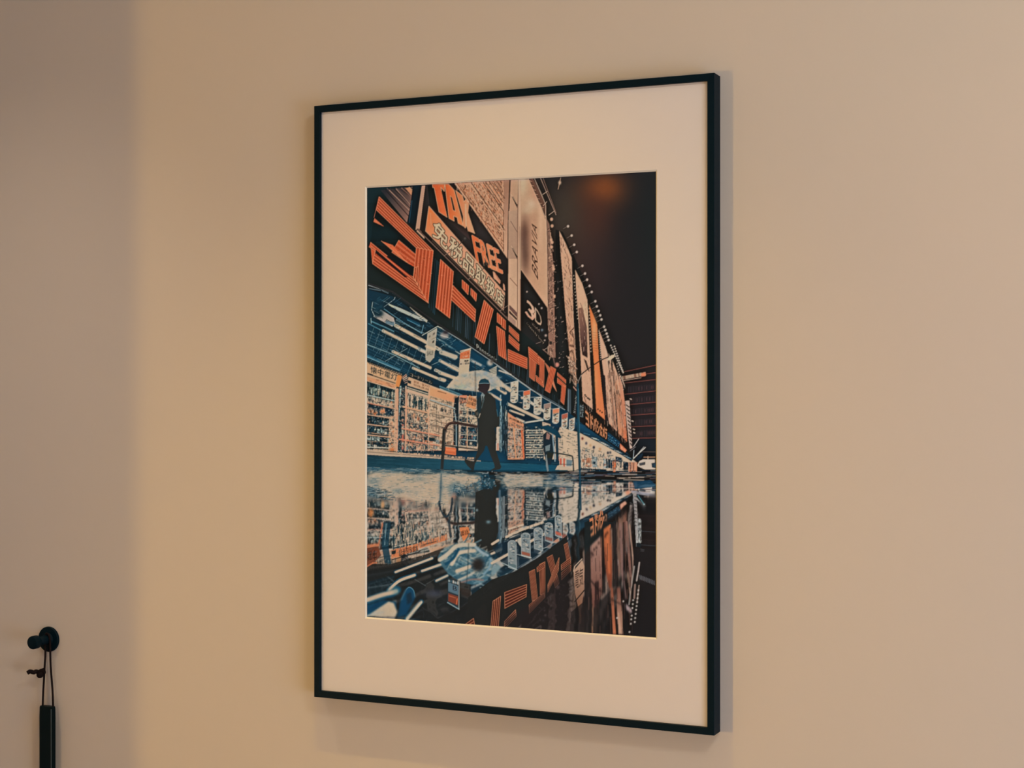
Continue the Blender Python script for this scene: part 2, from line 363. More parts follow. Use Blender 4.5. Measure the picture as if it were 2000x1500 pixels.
    for k in range(8): line([(1200+k*1.7, 726+k*9), (1207+k*1.9, 800+k*9)], 1, [(122, 84, 68), (224, 184, 158), (212, 126, 84)][k % 3], .9)
    strip([(1208, 730), (1216, 752), (1221, 790), (1225, 866), (1219, 862), (1213, 790)], (190, 140, 116), (204, 110, 74))
    fill([(1138, 783), (1146, 790), (1190, 828), (1227, 866), (1226, 874), (1190, 842), (1141, 800)], (36, 36, 38))
    # lights along the cornice, each on its stem
    for x, y in ((1110, 444), (1117, 462), (1122, 480), (1127, 494), (1138, 521), (1143, 536), (1147, 548), (1152, 560), (1156, 572), (1163, 590), (1166, 600), (1169.5, 609), (1172.5, 617.5), (1175, 625.5), (1180, 639.5), (1182.5, 646), (1185, 653), (1187, 659), (1189, 665.5)):
        line([(x-9, y+5), (x, y)], .7, (130, 108, 98), .8); glow((x, y), 2.2, 2.4, (232, 206, 188), 1, 3)
    for i in range(13): glow((1193+i*1.9, 676+i*4.2), 1.6, 1.7, (228, 202, 182), .95, 3)
    for i in range(12): glow((1200+i*1.55, 678+i*4.6), 1.5, 1.6, (228, 202, 182), .95, 3)
    for i in range(11): glow((1205+i*1.2, 712+i*5), 1.2, 1.4, (206, 174, 152), .8, 3)
    line([(1212, 735), (1223, 762)], 2, (200, 168, 146), .8)
    for k, (xa, xb) in enumerate(((1121, 1133), (1151, 1156), (1170, 1176), (1182, 1189))):
        for i in range(14): 
            t = i/14; glow((xa+(xb-xa)*t*.7, [540, 604, 648, 678][k]+t*[90, 90, 60, 40][k]), 1.3, 1.4, (212, 180, 156), .8, 3)
    glow((1094, 359), 2.4, 3.4, (232, 190, 158), 1); line([(1096, 350), (1091, 372)], 1.4, (206, 160, 130), .7)
    # far building
    use(1100, 740, 7.5)
    fill([(880, -60), (1360, -130), (1360, 1260), (1050, 1260), (1000, 900), (930, 300)], (36, 32, 36))
    for y0, y1 in ((-95, -190), (-20, -80), (70, 20), (235, 185), (390, 350), (545, 515), (712, 692), (880, 868)):
        line([(900, y0), (1360, y1)], 1.4, (112, 58, 50), .85)
    for r in range(6):
        for i in range(18):
            x = 960+i*23; y = 105+r*165-(i*2.2); line([(x, y+20), (x, y+105)], .9, (58, 48, 52), .8)
            if rn.random() < .3: line([(x+8, y+40), (x+8, y+80)], 1, (84, 50, 48), .7)
    fill([(1020, 880), (1360, 880), (1360, 1210), (1060, 1210)], (24, 32, 40)); line([(1110, 1070), (1360, 1075)], 1.2, (92, 70, 62), .8)
    use(1060, 540, 6.25)
    for i in range(22):
        x = 975+i*13; y = 1248-i*2.4; line([(x, y-18), (x+6, y+16)], 1.8, rn.choice([(214, 176, 146), (236, 200, 168), (140, 96, 76)]), .95)
    fill([(1200, 1190), (1255, 1182), (1255, 1225), (1200, 1232)], (214, 124, 88)); line([(975, 1280), (1200, 1245)], 1.2, (196, 156, 132))
    # ---------------- fascia with the big neon syllables
    use()
    fill([(704, 470), (742, 480), (830, 480), (830, 462), (996, 628), (1120, 735), (1120, 810), (1060, 779), (972, 716), (900, 666), (856, 640), (767, 576), (704, 556)], (26, 36, 38))
    fill([(704, 395), (735, 395), (735, 480), (704, 480)], (18, 38, 44))
    for k in range(70):                                   # corrugated sheet, blue where it catches light
        t = k/70; x = 884+t*215; yt = 560+t*205; yb = yt+62-t*30
        line([(x, yt+22), (x-2, yb+14)], 1.1, rn.choice([(40, 62, 76), (22, 34, 40), (66, 84, 100), (30, 46, 56)]), .7)
    for k in range(14): line([(846+k, 500+k), (838+k, 600+k*1.2)], 1.2, rn.choice([(24, 50, 62), (30, 62, 78), (20, 34, 40)]), .6)
    # YO
    fill([(735, 408), (813, 483), (813, 497), (779, 468), (745, 470), (724, 472), (728, 440)], (16, 34, 40))
    neon([(741, 383), (847.3, 490), (814, 484), (735.3, 408.7)], 5)
    line([(741, 383), (731, 424)], 1, (206, 110, 84)); fill([(732, 425), (752, 442.5), (729.5, 432)], (226, 120, 84))
    neon([(779.5, 468.5), (813.5, 497.5), (811, 523), (766, 492)], 3)
    fill([(745, 469.5), (768, 478), (790, 505), (779, 500)], (222, 110, 72)); line([(745, 469.5), (800, 515)], 1.2, TUBE)
    fill([(724, 473), (734, 479), (812, 522), (807.5, 541), (760, 508)], (16, 32, 40))
    neon([(724, 472), (808, 541), (838, 592), (728, 514)], 6); fill([(724, 472), (721, 481), (733, 489), (728, 514)], LETTER); line([(721, 481), (733, 489), (728, 512)], 1.1, TUBE)
    fill([(735, 487), (797, 541), (791, 541), (733, 493)], (36, 34, 44)); fill([(772, 497), (811, 523), (808, 540), (800, 536), (755, 500)], (18, 34, 42))
    neon([(847.3, 490), (837, 591.5), (808, 541), (814, 483)], 5); line([(807.5, 541), (837, 591.5)], 1.2, TUBE)
    neon([(818, 520), (817, 555), (808, 541), (811, 522)], 2)
    # DO
    neon([(861.3, 506.7), (852, 600), (879.3, 621.3), (886.7, 530.7)], 5)
    neon([(885.3, 557.3), (930, 605.3), (928.7, 628.7), (882, 585.3)], 4)
    use(880, 500, 7.5)
    for q in ([(175, 350), (275, 440), (265, 570), (175, 465)], [(305, 475), (392, 560), (382, 668), (305, 570)]):
        neon([q[0], q[3], q[2], q[1]], 3, w=.9)
    # BA
    neon([(500, 650), (365, 1185), (500, 1290), (635, 790)], 5)
    neon([(690, 835), (690, 970), (750, 1015), (750, 890)], 2, w=.9); neon([(757, 900), (757, 1035), (815, 1085), (815, 955)], 2, w=.9)
    neon([(680, 1030), (712, 1450), (825, 1525), (800, 1110)], 4, w=.9)
    # SHI
    neon([(865, 1025), (1010, 1160), (1010, 1255), (865, 1110)], 3, w=.9)
    neon([(865, 1160), (1015, 1300), (1010, 1395), (860, 1260)], 3, w=.9)
    use()
    neon([(993.3, 682.7), (1030.7, 700), (1030.7, 721), (993.3, 705.3)], 5, w=.9)
    # KA
    neon([(1034, 679), (1035, 737), (1045, 745), (1050, 692)], 5, w=.8)
    neon([(1033, 678), (1064, 706), (1063, 722), (1034, 697)], 4, w=.8)
    neon([(1053, 698), (1055, 750), (1063, 757), (1064, 707)], 4, w=.8)
    neon([(1047.5, 733.5), (1060, 745), (1062.7, 757.3), (1048, 745)], 3, w=.8)
    fill([(1050, 711), (1054.5, 714), (1054, 734), (1049, 730)], (36, 36, 36))
    # ME
    use(980, 700, 7.5)
    neon([(640, 70), (765, 420), (810, 490), (705, 140)], 4, w=.7); neon([(722, 120), (640, 470), (712, 512), (800, 165)], 4, w=.7)
    # RA
    neon([(820, 212), (945, 322), (945, 372), (820, 258)], 2, w=.7); neon([(820, 290), (945, 400), (945, 440), (820, 362)], 2, w=.7)
    neon([(885, 400), (868, 632), (918, 682), (946, 420)], 3, w=.7)
    glow((812, 98), 4.6, 4.6, (190, 122, 106), 1, 4); glow((1040-265, 60), 3, 8, (60, 50, 50), .8); line([(760, 0), (790, 120)], 2.2, (92, 70, 64))
    fill([(970, 440), (1020, 470), (1020, 820), (960, 770)], (56, 66, 74)); line([(985, 470), (980, 780)], 1.6, (110, 120, 126), .7)
    text('Simply', [(1055, 800), (1080, 540), (1110, 560), (1090, 830)], (150, 150, 146), grow=.1); text('店舗', [(1150, 660), (1205, 690), (1195, 880), (1150, 860)], (120, 130, 132), a=.8)
    # maker's name on the beam
    use()
    text('Panasonic', [(931.5, 671.5), (971.5, 699.5), (971.5, 708), (932, 681.5)], (176, 170, 160), grow=.12)
    # ---------------- shopping arcade
    ceil = [(704, 552), (720, 556), (767, 574), (856, 638), (900, 664), (972, 713), (1060, 776), (1104, 800), (1140, 830), (1240, 905), (1240, 925), (704, 925)]
    grad(ceil, (720, 580), (18, 42, 52), (860, 720), (12, 54, 76))
    line([(720, 556), (767, 573), (856, 637), (900, 664), (972, 713), (1060, 776), (1104, 801)], 1.4, (140, 140, 142), .9)
    line([(720, 553), (767, 569), (856, 632), (972, 708), (1060, 771)], 3, (44, 42, 46), .8)
    use(700, 500, 7.5)
    fill([(130, 420), (500, 540), (1170, 1020), (940, 1165), (560, 940), (380, 760), (200, 700), (130, 640)], (18, 36, 46))
    fill([(440, 690), (620, 760), (900, 890), (1010, 960), (900, 940), (640, 820), (450, 720)], (158, 160, 164)); fill([(750, 740), (1020, 940), (1005, 975), (870, 860)], (150, 142, 132))
    line([(380, 740), (530, 630), (540, 600)], 1.3, (130, 136, 140)); line([(760, 745), (1010, 970)], .9, (210, 190, 170))
    fill([(330, 780), (520, 900), (545, 990), (500, 1030), (220, 880)], (170, 156, 150)); fill([(400, 940), (530, 960), (520, 1020), (400, 980)], (96, 120, 136))
    glow((290, 830), 11, 8, (22, 44, 54), 1, 3); line([(210, 670), (195, 780), (240, 880)], 1.4, (140, 150, 152)); line([(190, 950), (400, 1040), (520, 1100)], 2.6, (70, 110, 126)); line([(185, 905), (190, 980)], 1.6, (120, 140, 146))
    for a in ((250, 690), (330, 730), (270, 760), (300, 640)): glow(a, 4, 3, (30, 56, 66), .9)
    for a, b in (((160, 470), (330, 500)), ((350, 500), (440, 540))): line([a, b], 1.6, (92, 104, 112), .8)
    fill([(700, 890), (900, 980), (920, 1030), (720, 940)], (16, 66, 90)); line([(720, 930), (900, 1020)], 1.4, (70, 116, 140)); line([(380, 770), (650, 960), (930, 1130), (960, 1010)], 1.4, (84, 124, 144)); line([(940, 1160), (1165, 1030), (1230, 1060)], 1.6, (170, 168, 162))
    line([(150, 985), (350, 1090), (560, 1180), (980, 1380)], 2, (60, 104, 122)); line([(560, 930), (960, 1130)], 2.2, (120, 140, 148), .6)
    for k in range(9): line([(130+k*90, 1330+k*44), (230+k*90, 1040+k*46)], .9, (140, 146, 146), .5)
    for k in range(6): line([(130, 1130+k*42), (600, 1340+k*46)], .8, (96, 130, 144), .45)
    line([(130, 1290), (540, 1450), (900, 1640)], 1.8, (120, 146, 152), .8)
    def tube(p0, p1, w, c=(226, 196, 168)):
        line([p0, p1], w+2.4, (60, 110, 134), .6); line([p0, p1], w, c); glow(p0, 2, 2, (60, 84, 92), .7)
    tube((550, 1015), (1205, 1375), 6.2); tube((365, 1090), (1000, 1410), 5.6)
    use(700, 680, 7.5)
    for k in range(7): line([(300+k*95, 20+k*42), (140+k*110, 250+k*40)], .8, (120, 140, 146), .5)
    for k in range(5): line([(130, 40+k*38), (760, 340+k*26)], .8, (70, 112, 130), .5)
    tube((510, 45), (1060, 285), 5.4); tube((805, 288), (1255, 478), 4.8); tube((1135, 320), (1440, 452), 5.6, (208, 184, 164)); tube((1250, 60), (1420, 140), 8, (196, 180, 166)); tube((900, 20), (990, 62), 5, (196, 176, 160))
    tube((1340, 240), (1500, 320), 5, (206, 182, 162))
    line([(560, 20), (830, 250)], .9, (110, 140, 150)); line([(390, 190), (720, 0)], 1, (150, 156, 154), .8); line([(1080, 245), (1200, 190)], 1, (150, 156, 154), .8)
    line([(130, 110), (600, 310)], 5, (44, 96, 120)); line([(130, 125), (600, 320)], 2, (110, 140, 150), .8)
    # storefront, left shelving unit
    GOODS = [(18, 56, 76), (24, 40, 50), (206, 176, 152), (188, 164, 146), (120, 140, 146), (60, 96, 112), (214, 186, 160), (150, 110, 92), (34, 80, 100)]
    WARM = GOODS+[(206, 130, 94), (196, 110, 74), (216, 160, 128)]
    fill([(704-700, 180), (640, 380), (560, 570), (560, 1500), (0, 1500)], (196, 170, 148))
    fill([(120, 190), (640, 375), (560, 565), (120, 440)], (222, 176, 138)); fill([(575, 385), (650, 395), (600, 570), (545, 555)], (226, 144, 84)); fill([(120, 410), (540, 530), (545, 590), (120, 470)], (214, 150, 112))
    for k in range(14): line([(140+k*36, 195+k*13.5), (170+k*36, 225+k*13.5)], 1.6, (50, 56, 58), .85)
    text('懐中電灯', [(180, 255), (580, 385), (565, 478), (180, 352)], (36, 42, 44), grow=.35)
    line([(140, 368), (210, 392)], 2.6, (34, 42, 46)); line([(220, 398), (540, 510)], 2, (92, 88, 84), .8); line([(130, 395), (530, 520)], .9, (200, 170, 146))
    clutter([(125, 480), (545, 610), (540, 770), (125, 680)], 1, 13, 1, [(150, 160, 150), (34, 66, 74), (206, 186, 160), (20, 44, 52), (120, 150, 146)], back=(24, 50, 60))
    fill([(125, 670), (530, 760), (525, 870), (125, 790)], (192, 168, 146)); clutter([(150, 730), (390, 790), (385, 820), (150, 770)], 1, 8, 2, [(40, 50, 60), (190, 160, 140), (70, 70, 90)])
    fill([(150, 800), (520, 890), (520, 990), (125, 970)], (26, 62, 82)); line([(150, 805), (350, 845)], 2.4, (206, 84, 62))
    for x, y, r in ((175, 910, 6), (240, 940, 6), (355, 920, 7)): glow((x, y), r, r, (216, 150, 112), 1, 4); glow((x, y+10), 2.6, 2.6, (222, 112, 58), .9)
    fill([(390, 870), (490, 900), (480, 960), (400, 930)], (14, 58, 92)); 
    clutter([(125, 975), (520, 1040), (490, 1500), (125, 1480)], 4, 9, 5, [(30, 66, 80), (20, 46, 56), (150, 160, 156), (96, 118, 124), (40, 60, 66), (180, 170, 156)], back=(22, 44, 52), shelf=[(192, 150, 122), (206, 164, 136), (150, 120, 100)])
    fill([(450, 1000), (545, 1010), (540, 1500), (440, 1500)], (214, 172, 142))
    for k in range(46): 
        x = rn.uniform(450, 600); y = rn.uniform(600, 1500); glow((x, y), rn.uniform(1, 2.6), rn.uniform(1, 2.4), rn.choice([(206, 140, 112), (60, 84, 92), (226, 196, 168), (220, 120, 70), (110, 100, 96)]), .9, 3)
    line([(575, 600), (560, 1500)], 5, (212, 160, 132)); line([(620, 560), (590, 1500)], 3.4, (150, 170, 176)); fill([(640, 560), (710, 520), (690, 900), (640, 1500), (580, 1500), (600, 1000)], (22, 62, 82)); line([(700, 560), (690, 1500)], 3, (206, 176, 154))
    for k in range(16): line([(640+k*3, 420+k*6), (700+k*3, 370+k*8)], 1.2, rn.choice([(190, 160, 140), (40, 60, 74), (150, 90, 74)]), .9)
    for k in range(16): y = 900+k*38; glow((650, y), 3, 3.4, rn.choice([(206, 150, 122), (214, 110, 90), (190, 180, 160), (40, 70, 80)]), .9, 3)
    # middle unit
    fill([(735, 415), (1060, 540), (1470, 700), (1420, 860), (1430, 1500), (690, 1500), (720, 600)], (208, 176, 150))
    fill([(755, 350), (1100, 480), (1090, 540), (750, 420)], (40, 46, 50)); text('コードリール', [(765, 358), (1085, 480), (1085, 530), (765, 405)], (206, 178, 152), grow=.2)
    fill([(735, 420), (1060, 550), (1040, 640), (720, 540)], (220, 178, 146)); fill([(730, 465), (775, 480), (772, 520), (728, 505)], (30, 52, 56))
    text('電球・蛍光灯', [(815, 468), (1050, 552), (1045, 585), (815, 503)], (176, 96, 62), grow=.2); text('取扱品目', [(812, 515), (1030, 590), (1030, 622), (812, 545)], (150, 86, 62), grow=.2)
    fill([(722, 545), (1030, 640), (1025, 690), (720, 590)], (34, 76, 92)); line([(725, 575), (1020, 668)], 2, (206, 186, 164)); fill([(710, 600), (1030, 700), (1030, 730), (710, 640)], (222, 182, 156))
    clutter([(735, 640), (1025, 730), (1000, 910), (740, 850)], 1, 9, 11, [(206, 184, 160), (24, 66, 84), (190, 170, 150), (14, 44, 58), (216, 190, 166), (40, 90, 96)], back=(180, 160, 144))
    line([(660, 855), (1000, 940)], 4.2, (222, 168, 134))
    clutter([(735, 930), (1035, 1000), (1030, 1200), (735, 1170)], 2, 9, 12, WARM, back=(200, 172, 148), shelf=[(196, 160, 136), (222, 150, 112)])
    glow((810, 985), 5, 5, (216, 150, 112), 1, 4)
    clutter([(720, 1200), (1190, 1290), (1180, 1500), (700, 1500)], 3, 14, 13, WARM, back=(190, 160, 138), shelf=[(222, 150, 126), (226, 140, 110)])
    line([(720, 1190), (1190, 1280)], 3, (228, 150, 120)); line([(600, 1330), (1180, 1420)], 2.6, (226, 140, 112)); line([(720, 640), (690, 1500)], 1.4, (226, 160, 130)); line([(1040, 640), (1030, 1500)], 2, (226, 172, 140))
    # right unit
    grad([(1050, 560), (1470, 710), (1410, 800), (1050, 690)], (1060, 600), (228, 168, 124), (1450, 760), (222, 150, 112)); line([(1170, 628), (1290, 664)], 1.2, (150, 100, 76)); clutter([(1055, 680), (1400, 790), (1400, 830), (1055, 740)], 1, 16, 14, [(206, 170, 140), (150, 130, 112), (214, 180, 150), (120, 120, 112)])
    line([(1050, 750), (1420, 880)], 2, (150, 170, 172)); glow((1432, 735), 4, 5, (60, 60, 60), .8)
    fill([(1050, 790), (1410, 890), (1400, 1180), (1050, 1100)], (216, 186, 160))
    clutter([(1150, 820), (1400, 890), (1395, 980), (1150, 930)], 1, 10, 15, [(206, 178, 152), (120, 110, 104), (190, 160, 140), (70, 80, 84)])
    for a, b in (((1065, 900), (1150, 925)), ((1090, 990), (1220, 1030)), ((1070, 1050), (1390, 1130)), ((1150, 830), (1145, 1200)), ((1160, 1130), (1300, 1180)), ((1080, 1200), (1200, 1250))): line([a, b], 1.3, (120, 106, 98), .85)
    clutter([(980, 1290), (1430, 1370), (1430, 1500), (980, 1480)], 2, 10, 16, WARM, back=(206, 176, 150)); fill([(960, 1290), (1140, 1320), (1135, 1370), (960, 1345)], (20, 62, 78))
    fill([(1420, 740), (1490, 700), (1480, 1420), (1400, 1420), (1395, 900)], (30, 44, 56)); line([(1405, 880), (1440, 1080), (1440, 1440)], 2.4, (120, 140, 148)); line([(1480, 800), (1480, 1460)], 2, (150, 156, 156))
    # arcade right of the passer-by
    use(860, 680, 7.5)
    line([(0, 560), (320, 690)], 3.4, (70, 112, 128)); line([(0, 590), (300, 705)], 1.4, (150, 160, 158)); 
    fill([(280, 700), (540, 700), (560, 1500), (270, 1500)], (190, 164, 144)); fill([(290, 690), (400, 690), (390, 800), (290, 820)], (206, 130, 100)); line([(295, 730), (385, 745)], 2, (70, 60, 60))
    fill([(430, 685), (545, 750), (520, 900), (375, 850)], (224, 150, 104)); text('特価', [(430, 710), (540, 755), (530, 800), (420, 755)], (120, 70, 50)); text('LED電球', [(405, 765), (535, 810), (525, 860), (392, 815)], (110, 62, 44), grow=.2)
    clutter([(290, 870), (545, 900), (545, 1110), (280, 1090)], 2, 8, 21, GOODS, back=(206, 180, 154), shelf=[(190, 164, 146), (206, 190, 168)])
    clutter([(310, 1150), (545, 1170), (545, 1450), (300, 1430)], 3, 8, 22, [(14, 58, 86), (26, 44, 56), (206, 184, 160), (60, 110, 130), (150, 90, 80)], back=(20, 62, 86), shelf=[(196, 170, 146), (40, 110, 140)]); line([(400, 1150), (400, 1500)], 2.4, (222, 176, 140))
    fill([(880, 700), (1000, 700), (1000, 1500), (860, 1500)], (34, 54, 66)); line([(895, 700), (890, 1500)], 4.4, (110, 132, 140)); line([(920, 700), (915, 1500)], 2, (40, 72, 88)); line([(970, 800), (968, 1060)], 3.6, (176, 168, 156)); line([(965, 1080), (960, 1480)], 4, (52, 50, 52)); 
    for k in range(24): line([(958+rn.random()*18, 800+k*11), (964+rn.random()*18, 806+k*11)], 1, (50, 60, 66), .8)
    fill([(830, 1150), (880, 1150), (870, 1500), (820, 1500)], (186, 168, 152)); line([(850, 1400), (850, 1490)], 2, (200, 110, 84))
    use(980, 700, 7.5)
    fill([(0, 230), (620, 620), (620, 920), (350, 960), (0, 700)], (12, 48, 70))
    tube((0, 385), (130, 450), 6); tube((100, 670), (600, 905), 5.4); tube((130, 765), (330, 835), 3.4); tube((220, 880), (330, 930), 4); tube((340, 945), (600, 905), 3, (190, 180, 172)); line([(0, 340), (560, 760)], 1, (120, 140, 150), .7)
    tube((420, 640), (640, 790), 5, (206, 186, 168)); line([(60, 230), (900, 720)], 1.4, (96, 110, 122), .6)
    fill([(95, 790), (330, 960), (335, 1480), (95, 1480)], (206, 140, 106)); text('大特価市', [(110, 855), (300, 935), (300, 965), (110, 890)], (110, 70, 56)); text('お買得品', [(190, 950), (325, 1000), (325, 1030), (190, 980)], (170, 92, 62))
    clutter([(98, 990), (290, 1040), (290, 1460), (98, 1460)], 7, 6, 31, GOODS+[(206, 150, 120)], back=(170, 150, 138), shelf=[(206, 170, 144)]); line([(180, 1010), (215, 1470)], 3, (226, 160, 120)); line([(300, 1060), (330, 1460)], 3.4, (210, 110, 72))
    fill([(345, 960), (620, 920), (620, 1480), (345, 1480)], (18, 60, 84)); clutter([(360, 1030), (605, 1030), (605, 1460), (360, 1460)], 6, 9, 32, [(206, 186, 162), (24, 62, 84), (14, 48, 70), (150, 150, 146), (190, 120, 90)], back=(16, 62, 90), shelf=[(206, 182, 156)], sw=.26)
    fill([(600, 930), (900, 1020), (1120, 1120), (1120, 1480), (620, 1480)], (206, 178, 154)); fill([(720, 920), (860, 1000), (830, 1080), (720, 1010)], (16, 60, 90))
    fill([(900, 1040), (1120, 1120), (1120, 1300), (890, 1240)], (220, 190, 162)); line([(900, 1030), (1120, 1130)], 2.4, (40, 80, 96)); fill([(890, 1230), (960, 1250), (960, 1290), (890, 1270)], (30, 66, 82)); line([(960, 1270), (1090, 1300)], 1.4, (70, 100, 112))
    fill([(920, 1360), (1000, 1370), (1000, 1400), (920, 1390)], (24, 70, 88)); fill([(840, 1440), (900, 1450), (900, 1500), (840, 1500)], (206, 90, 66))
    # far bright shop fronts
    use(1100, 740, 7.5)
    fill([(0, 720), (240, 790), (1030, 1190), (1080, 1230), (1080, 1345), (0, 1345)], (220, 190, 162))
    fill([(180, 640), (330, 690), (470, 790), (860, 1020), (1020, 1170), (1000, 1210), (860, 1120), (240, 770)], (20, 66, 92))
    for k in range(26):
        t = k/26; x = 250+t*720; y = 770+t*400; line([(x, y), (x+90-40*t, y+22-8*t)], 1.3-.5*t, rn.choice([(190, 186, 178), (70, 116, 140), (30, 70, 96), (210, 190, 170)]), .9)
    for x, y, c in ((285, 875, (150, 60, 50)), (340, 945, (90, 90, 120)), (400, 975, (206, 160, 120)), (450, 1005, (50, 60, 90)), (540, 1030, (206, 150, 110)), (655, 1085, (60, 70, 90)), (340, 1060, (60, 120, 150)), (690, 1080, (90, 90, 100))): glow((x, y), 2.4, 3, c, .9, 3)
    clutter([(270, 1040), (980, 1230), (980, 1330), (270, 1330)], 1, 24, 41, [(16, 58, 86), (206, 178, 152), (220, 190, 164), (20, 40, 60), (150, 160, 160), (214, 186, 160), (190, 120, 90)], back=(200, 176, 154))
    fill([(730, 1190), (775, 1190), (770, 1370), (730, 1370)], (206, 110, 70)); fill([(770, 1140), (860, 1160), (860, 1230), (770, 1210)], (26, 62, 90)); fill([(880, 1210), (960, 1230), (950, 1340), (880, 1340)], (18, 44, 64))
    for k in range(9): line([(960+k*15, 1230), (960+k*15+rn.uniform(-8, 8), 1360)], 1.6, rn.choice([(206, 120, 84), (220, 160, 130), (150, 80, 60)]), .9)
    fill([(270, 1310), (640, 1330), (640, 1350), (190, 1335)], (18, 50, 72))
    # second row of signs under the banners
    q = [(322, 425), (640, 735), (645, 905), (345, 690)]
    fill(q, (60, 42, 38)); text('ヨドバシカメラ', [(325, 430), (645, 740), (640, 905), (340, 690)], (226, 148, 104), grow=.9)
    fill([(655, 780), (835, 930), (800, 1050), (655, 920)], (20, 58, 84)); text('マルチメディア', [(660, 790), (832, 935), (800, 1045), (655, 925)], (76, 134, 164), grow=.3)
    fill([(832, 945), (935, 1050), (905, 1090), (832, 1030)], (228, 128, 92)); text('本館', [(840, 960), (925, 1050), (905, 1078), (838, 1028)], (246, 190, 150))
    line([(340, 700), (660, 920), (1000, 1160)], 2.6, (26, 36, 44))
    fill([(908, 330), (970, 325), (1012, 1020), (975, 1030), (925, 600)], (176, 150, 136))
    for k in range(11): line([(925+k*6, 390+k*56), (965+k*4, 420+k*56)], 2, (48, 44, 48), .9)
    for a in ((990, 300), (1015, 620), (1035, 740), (1040, 790)): line([(a[0]-10, a[1]), (a[0]+10, a[1]+10)], 2.2, (196, 170, 152), .9)
    line([(1030, 1000), (1105, 885)], 1.5, (190, 174, 164)); line([(1030, 1170), (1100, 1100), (1200, 1010)], 2.2, (196, 186, 178)); line([(1060, 1140), (1180, 1000)], 1.1, (196, 186, 178)); line([(1035, 1050), (1025, 1170)], 1.4, (150, 160, 166)); line([(980, 1060), (1060, 1000)], 1, (120, 110, 110))
    fill([(1040, 1200), (1100, 1130), (1170, 1090), (1150, 1150), (1080, 1220)], (24, 50, 70))
    fill([(1080, 1270), (1110, 1210), (1170, 1180), (1340, 1180), (1350, 1330), (1190, 1330), (1100, 1290)], (206, 186, 168)); fill([(1110, 1240), (1200, 1220), (1200, 1260), (1120, 1275)], (90, 90, 96)); fill([(1290, 1240), (1350, 1230), (1350, 1310), (1300, 1300)], (40, 70, 92)); line([(1180, 1150), (1340, 1150)], 1.6, (206, 150, 112)); line([(1240, 1180), (1240, 1140)], 1.6, (220, 180, 150))
    # fine clutter over the bright shop front
    DK = [(14, 52, 74), (20, 42, 56), (28, 76, 98), (46, 62, 72), (12, 60, 88), (70, 106, 122)]
    LT = [(222, 194, 168), (206, 178, 154), (190, 168, 150)]
    OR = [(214, 132, 96), (206, 104, 68), (226, 164, 130)]
    use(700, 680, 7.5)
    grit([(120, 560), (540, 690), (540, 1480), (120, 1480)], 900, DK*2+LT+OR[:1], 101, (1.2, 5), (.5, 1.2), [90, 90, 86, 14, 17])
    grit([(125, 480), (545, 610), (540, 770), (125, 680)], 160, [(20, 44, 52), (190, 190, 176), (60, 96, 100)], 102, (3, 9), (.6, 1.3), [88, 92])
    grit([(120, 395), (560, 540), (560, 590), (120, 470)], 60, [(150, 96, 70), (226, 170, 136)], 103, (3, 9), (.5, .9), [17])
    grit([(725, 640), (1040, 740), (1035, 1500), (700, 1500)], 950, DK*2+LT*2+OR, 104, (1.4, 6), (.5, 1.2), [90, 90, 88, 14, 16])
    grit([(1050, 690), (1420, 800), (1420, 1480), (1040, 1480)], 520, [(120, 106, 98), (90, 84, 82), (226, 196, 168), (190, 164, 144), (60, 70, 76), (214, 150, 116)], 105, (1.6, 8), (.5, 1.0), [90, 14, 16])
    grit([(590, 560), (700, 560), (690, 1500), (570, 1500)], 260, DK+OR+LT, 106, (1.2, 4), (.5, 1.3), [90, 20, 60])
    use(860, 680, 7.5)
    grit([(280, 720), (545, 720), (545, 1440), (280, 1440)], 520, DK*2+LT+OR[:1], 107, (1.4, 5), (.5, 1.1), [90, 8, 12])
    grit([(880, 720), (1000, 720), (1000, 1500), (860, 1500)], 120, [(60, 84, 98), (24, 38, 46), (130, 146, 150)], 108, (3, 12), (.6, 1.1), [90])
    use(980, 700, 7.5)
    grit([(98, 900), (330, 1000), (335, 1470), (98, 1470)], 520, DK+LT+OR*2, 109, (1.2, 4), (.5, 1.1), [90, 10, 70])
    grit([(355, 1000), (610, 1000), (610, 1470), (355, 1470)], 420, DK*2+LT, 110, (1.2, 4.5), (.5, 1.1), [90, 0, 4])
    grit([(620, 950), (1110, 1120), (1110, 1470), (640, 1470)], 260, [(30, 70, 90), (214, 186, 160), (120, 130, 136), (226, 196, 168), (60, 90, 104)], 111, (1.5, 6), (.5, 1.1), [90, 12, 16])
    use(1100, 740, 7.5)
    grit([(250, 960), (1000, 1220), (1000, 1335), (250, 1335)], 520, DK+LT+[(206, 120, 84), (60, 110, 136)], 112, (1.2, 5), (.5, 1.1), [90, 88, 14])
    use(700, 680, 7.5)
    for (xa, ya), (xb, yb), w2, c2 in (((125, 680), (530, 768), 2.2, (150, 166, 166)), ((125, 790), (525, 880), 2.0, (206, 150, 122)), ((125, 968), (470, 1022), 2.2, (206, 160, 132)), ((125, 1112), (470, 1150), 2.2, (206, 160, 132)), ((125, 1266), (470, 1302), 2.4, (200, 152, 124)), ((125, 1444), (470, 1462), 2.4, (180, 170, 158)),
            ((660, 858), (1010, 942), 3.2, (222, 168, 134)), ((730, 1078), (1035, 1136), 1.6, (120, 112, 108)), ((640, 1172), (1190, 1282), 2.8, (226, 146, 116)), ((600, 1335), (1190, 1424), 2.4, (224, 140, 112)), ((1050, 752), (1420, 882), 2, (160, 172, 172)), ((1060, 940), (1400, 1010), 1.6, (190, 160, 138)), ((1060, 1120), (1390, 1185), 1.4, (130, 114, 104))):
        line([(xa, ya), (xb, yb)], w2, c2, .9); line([(xa, ya+16), (xb, yb+16)], .9, (30, 44, 50), .6)
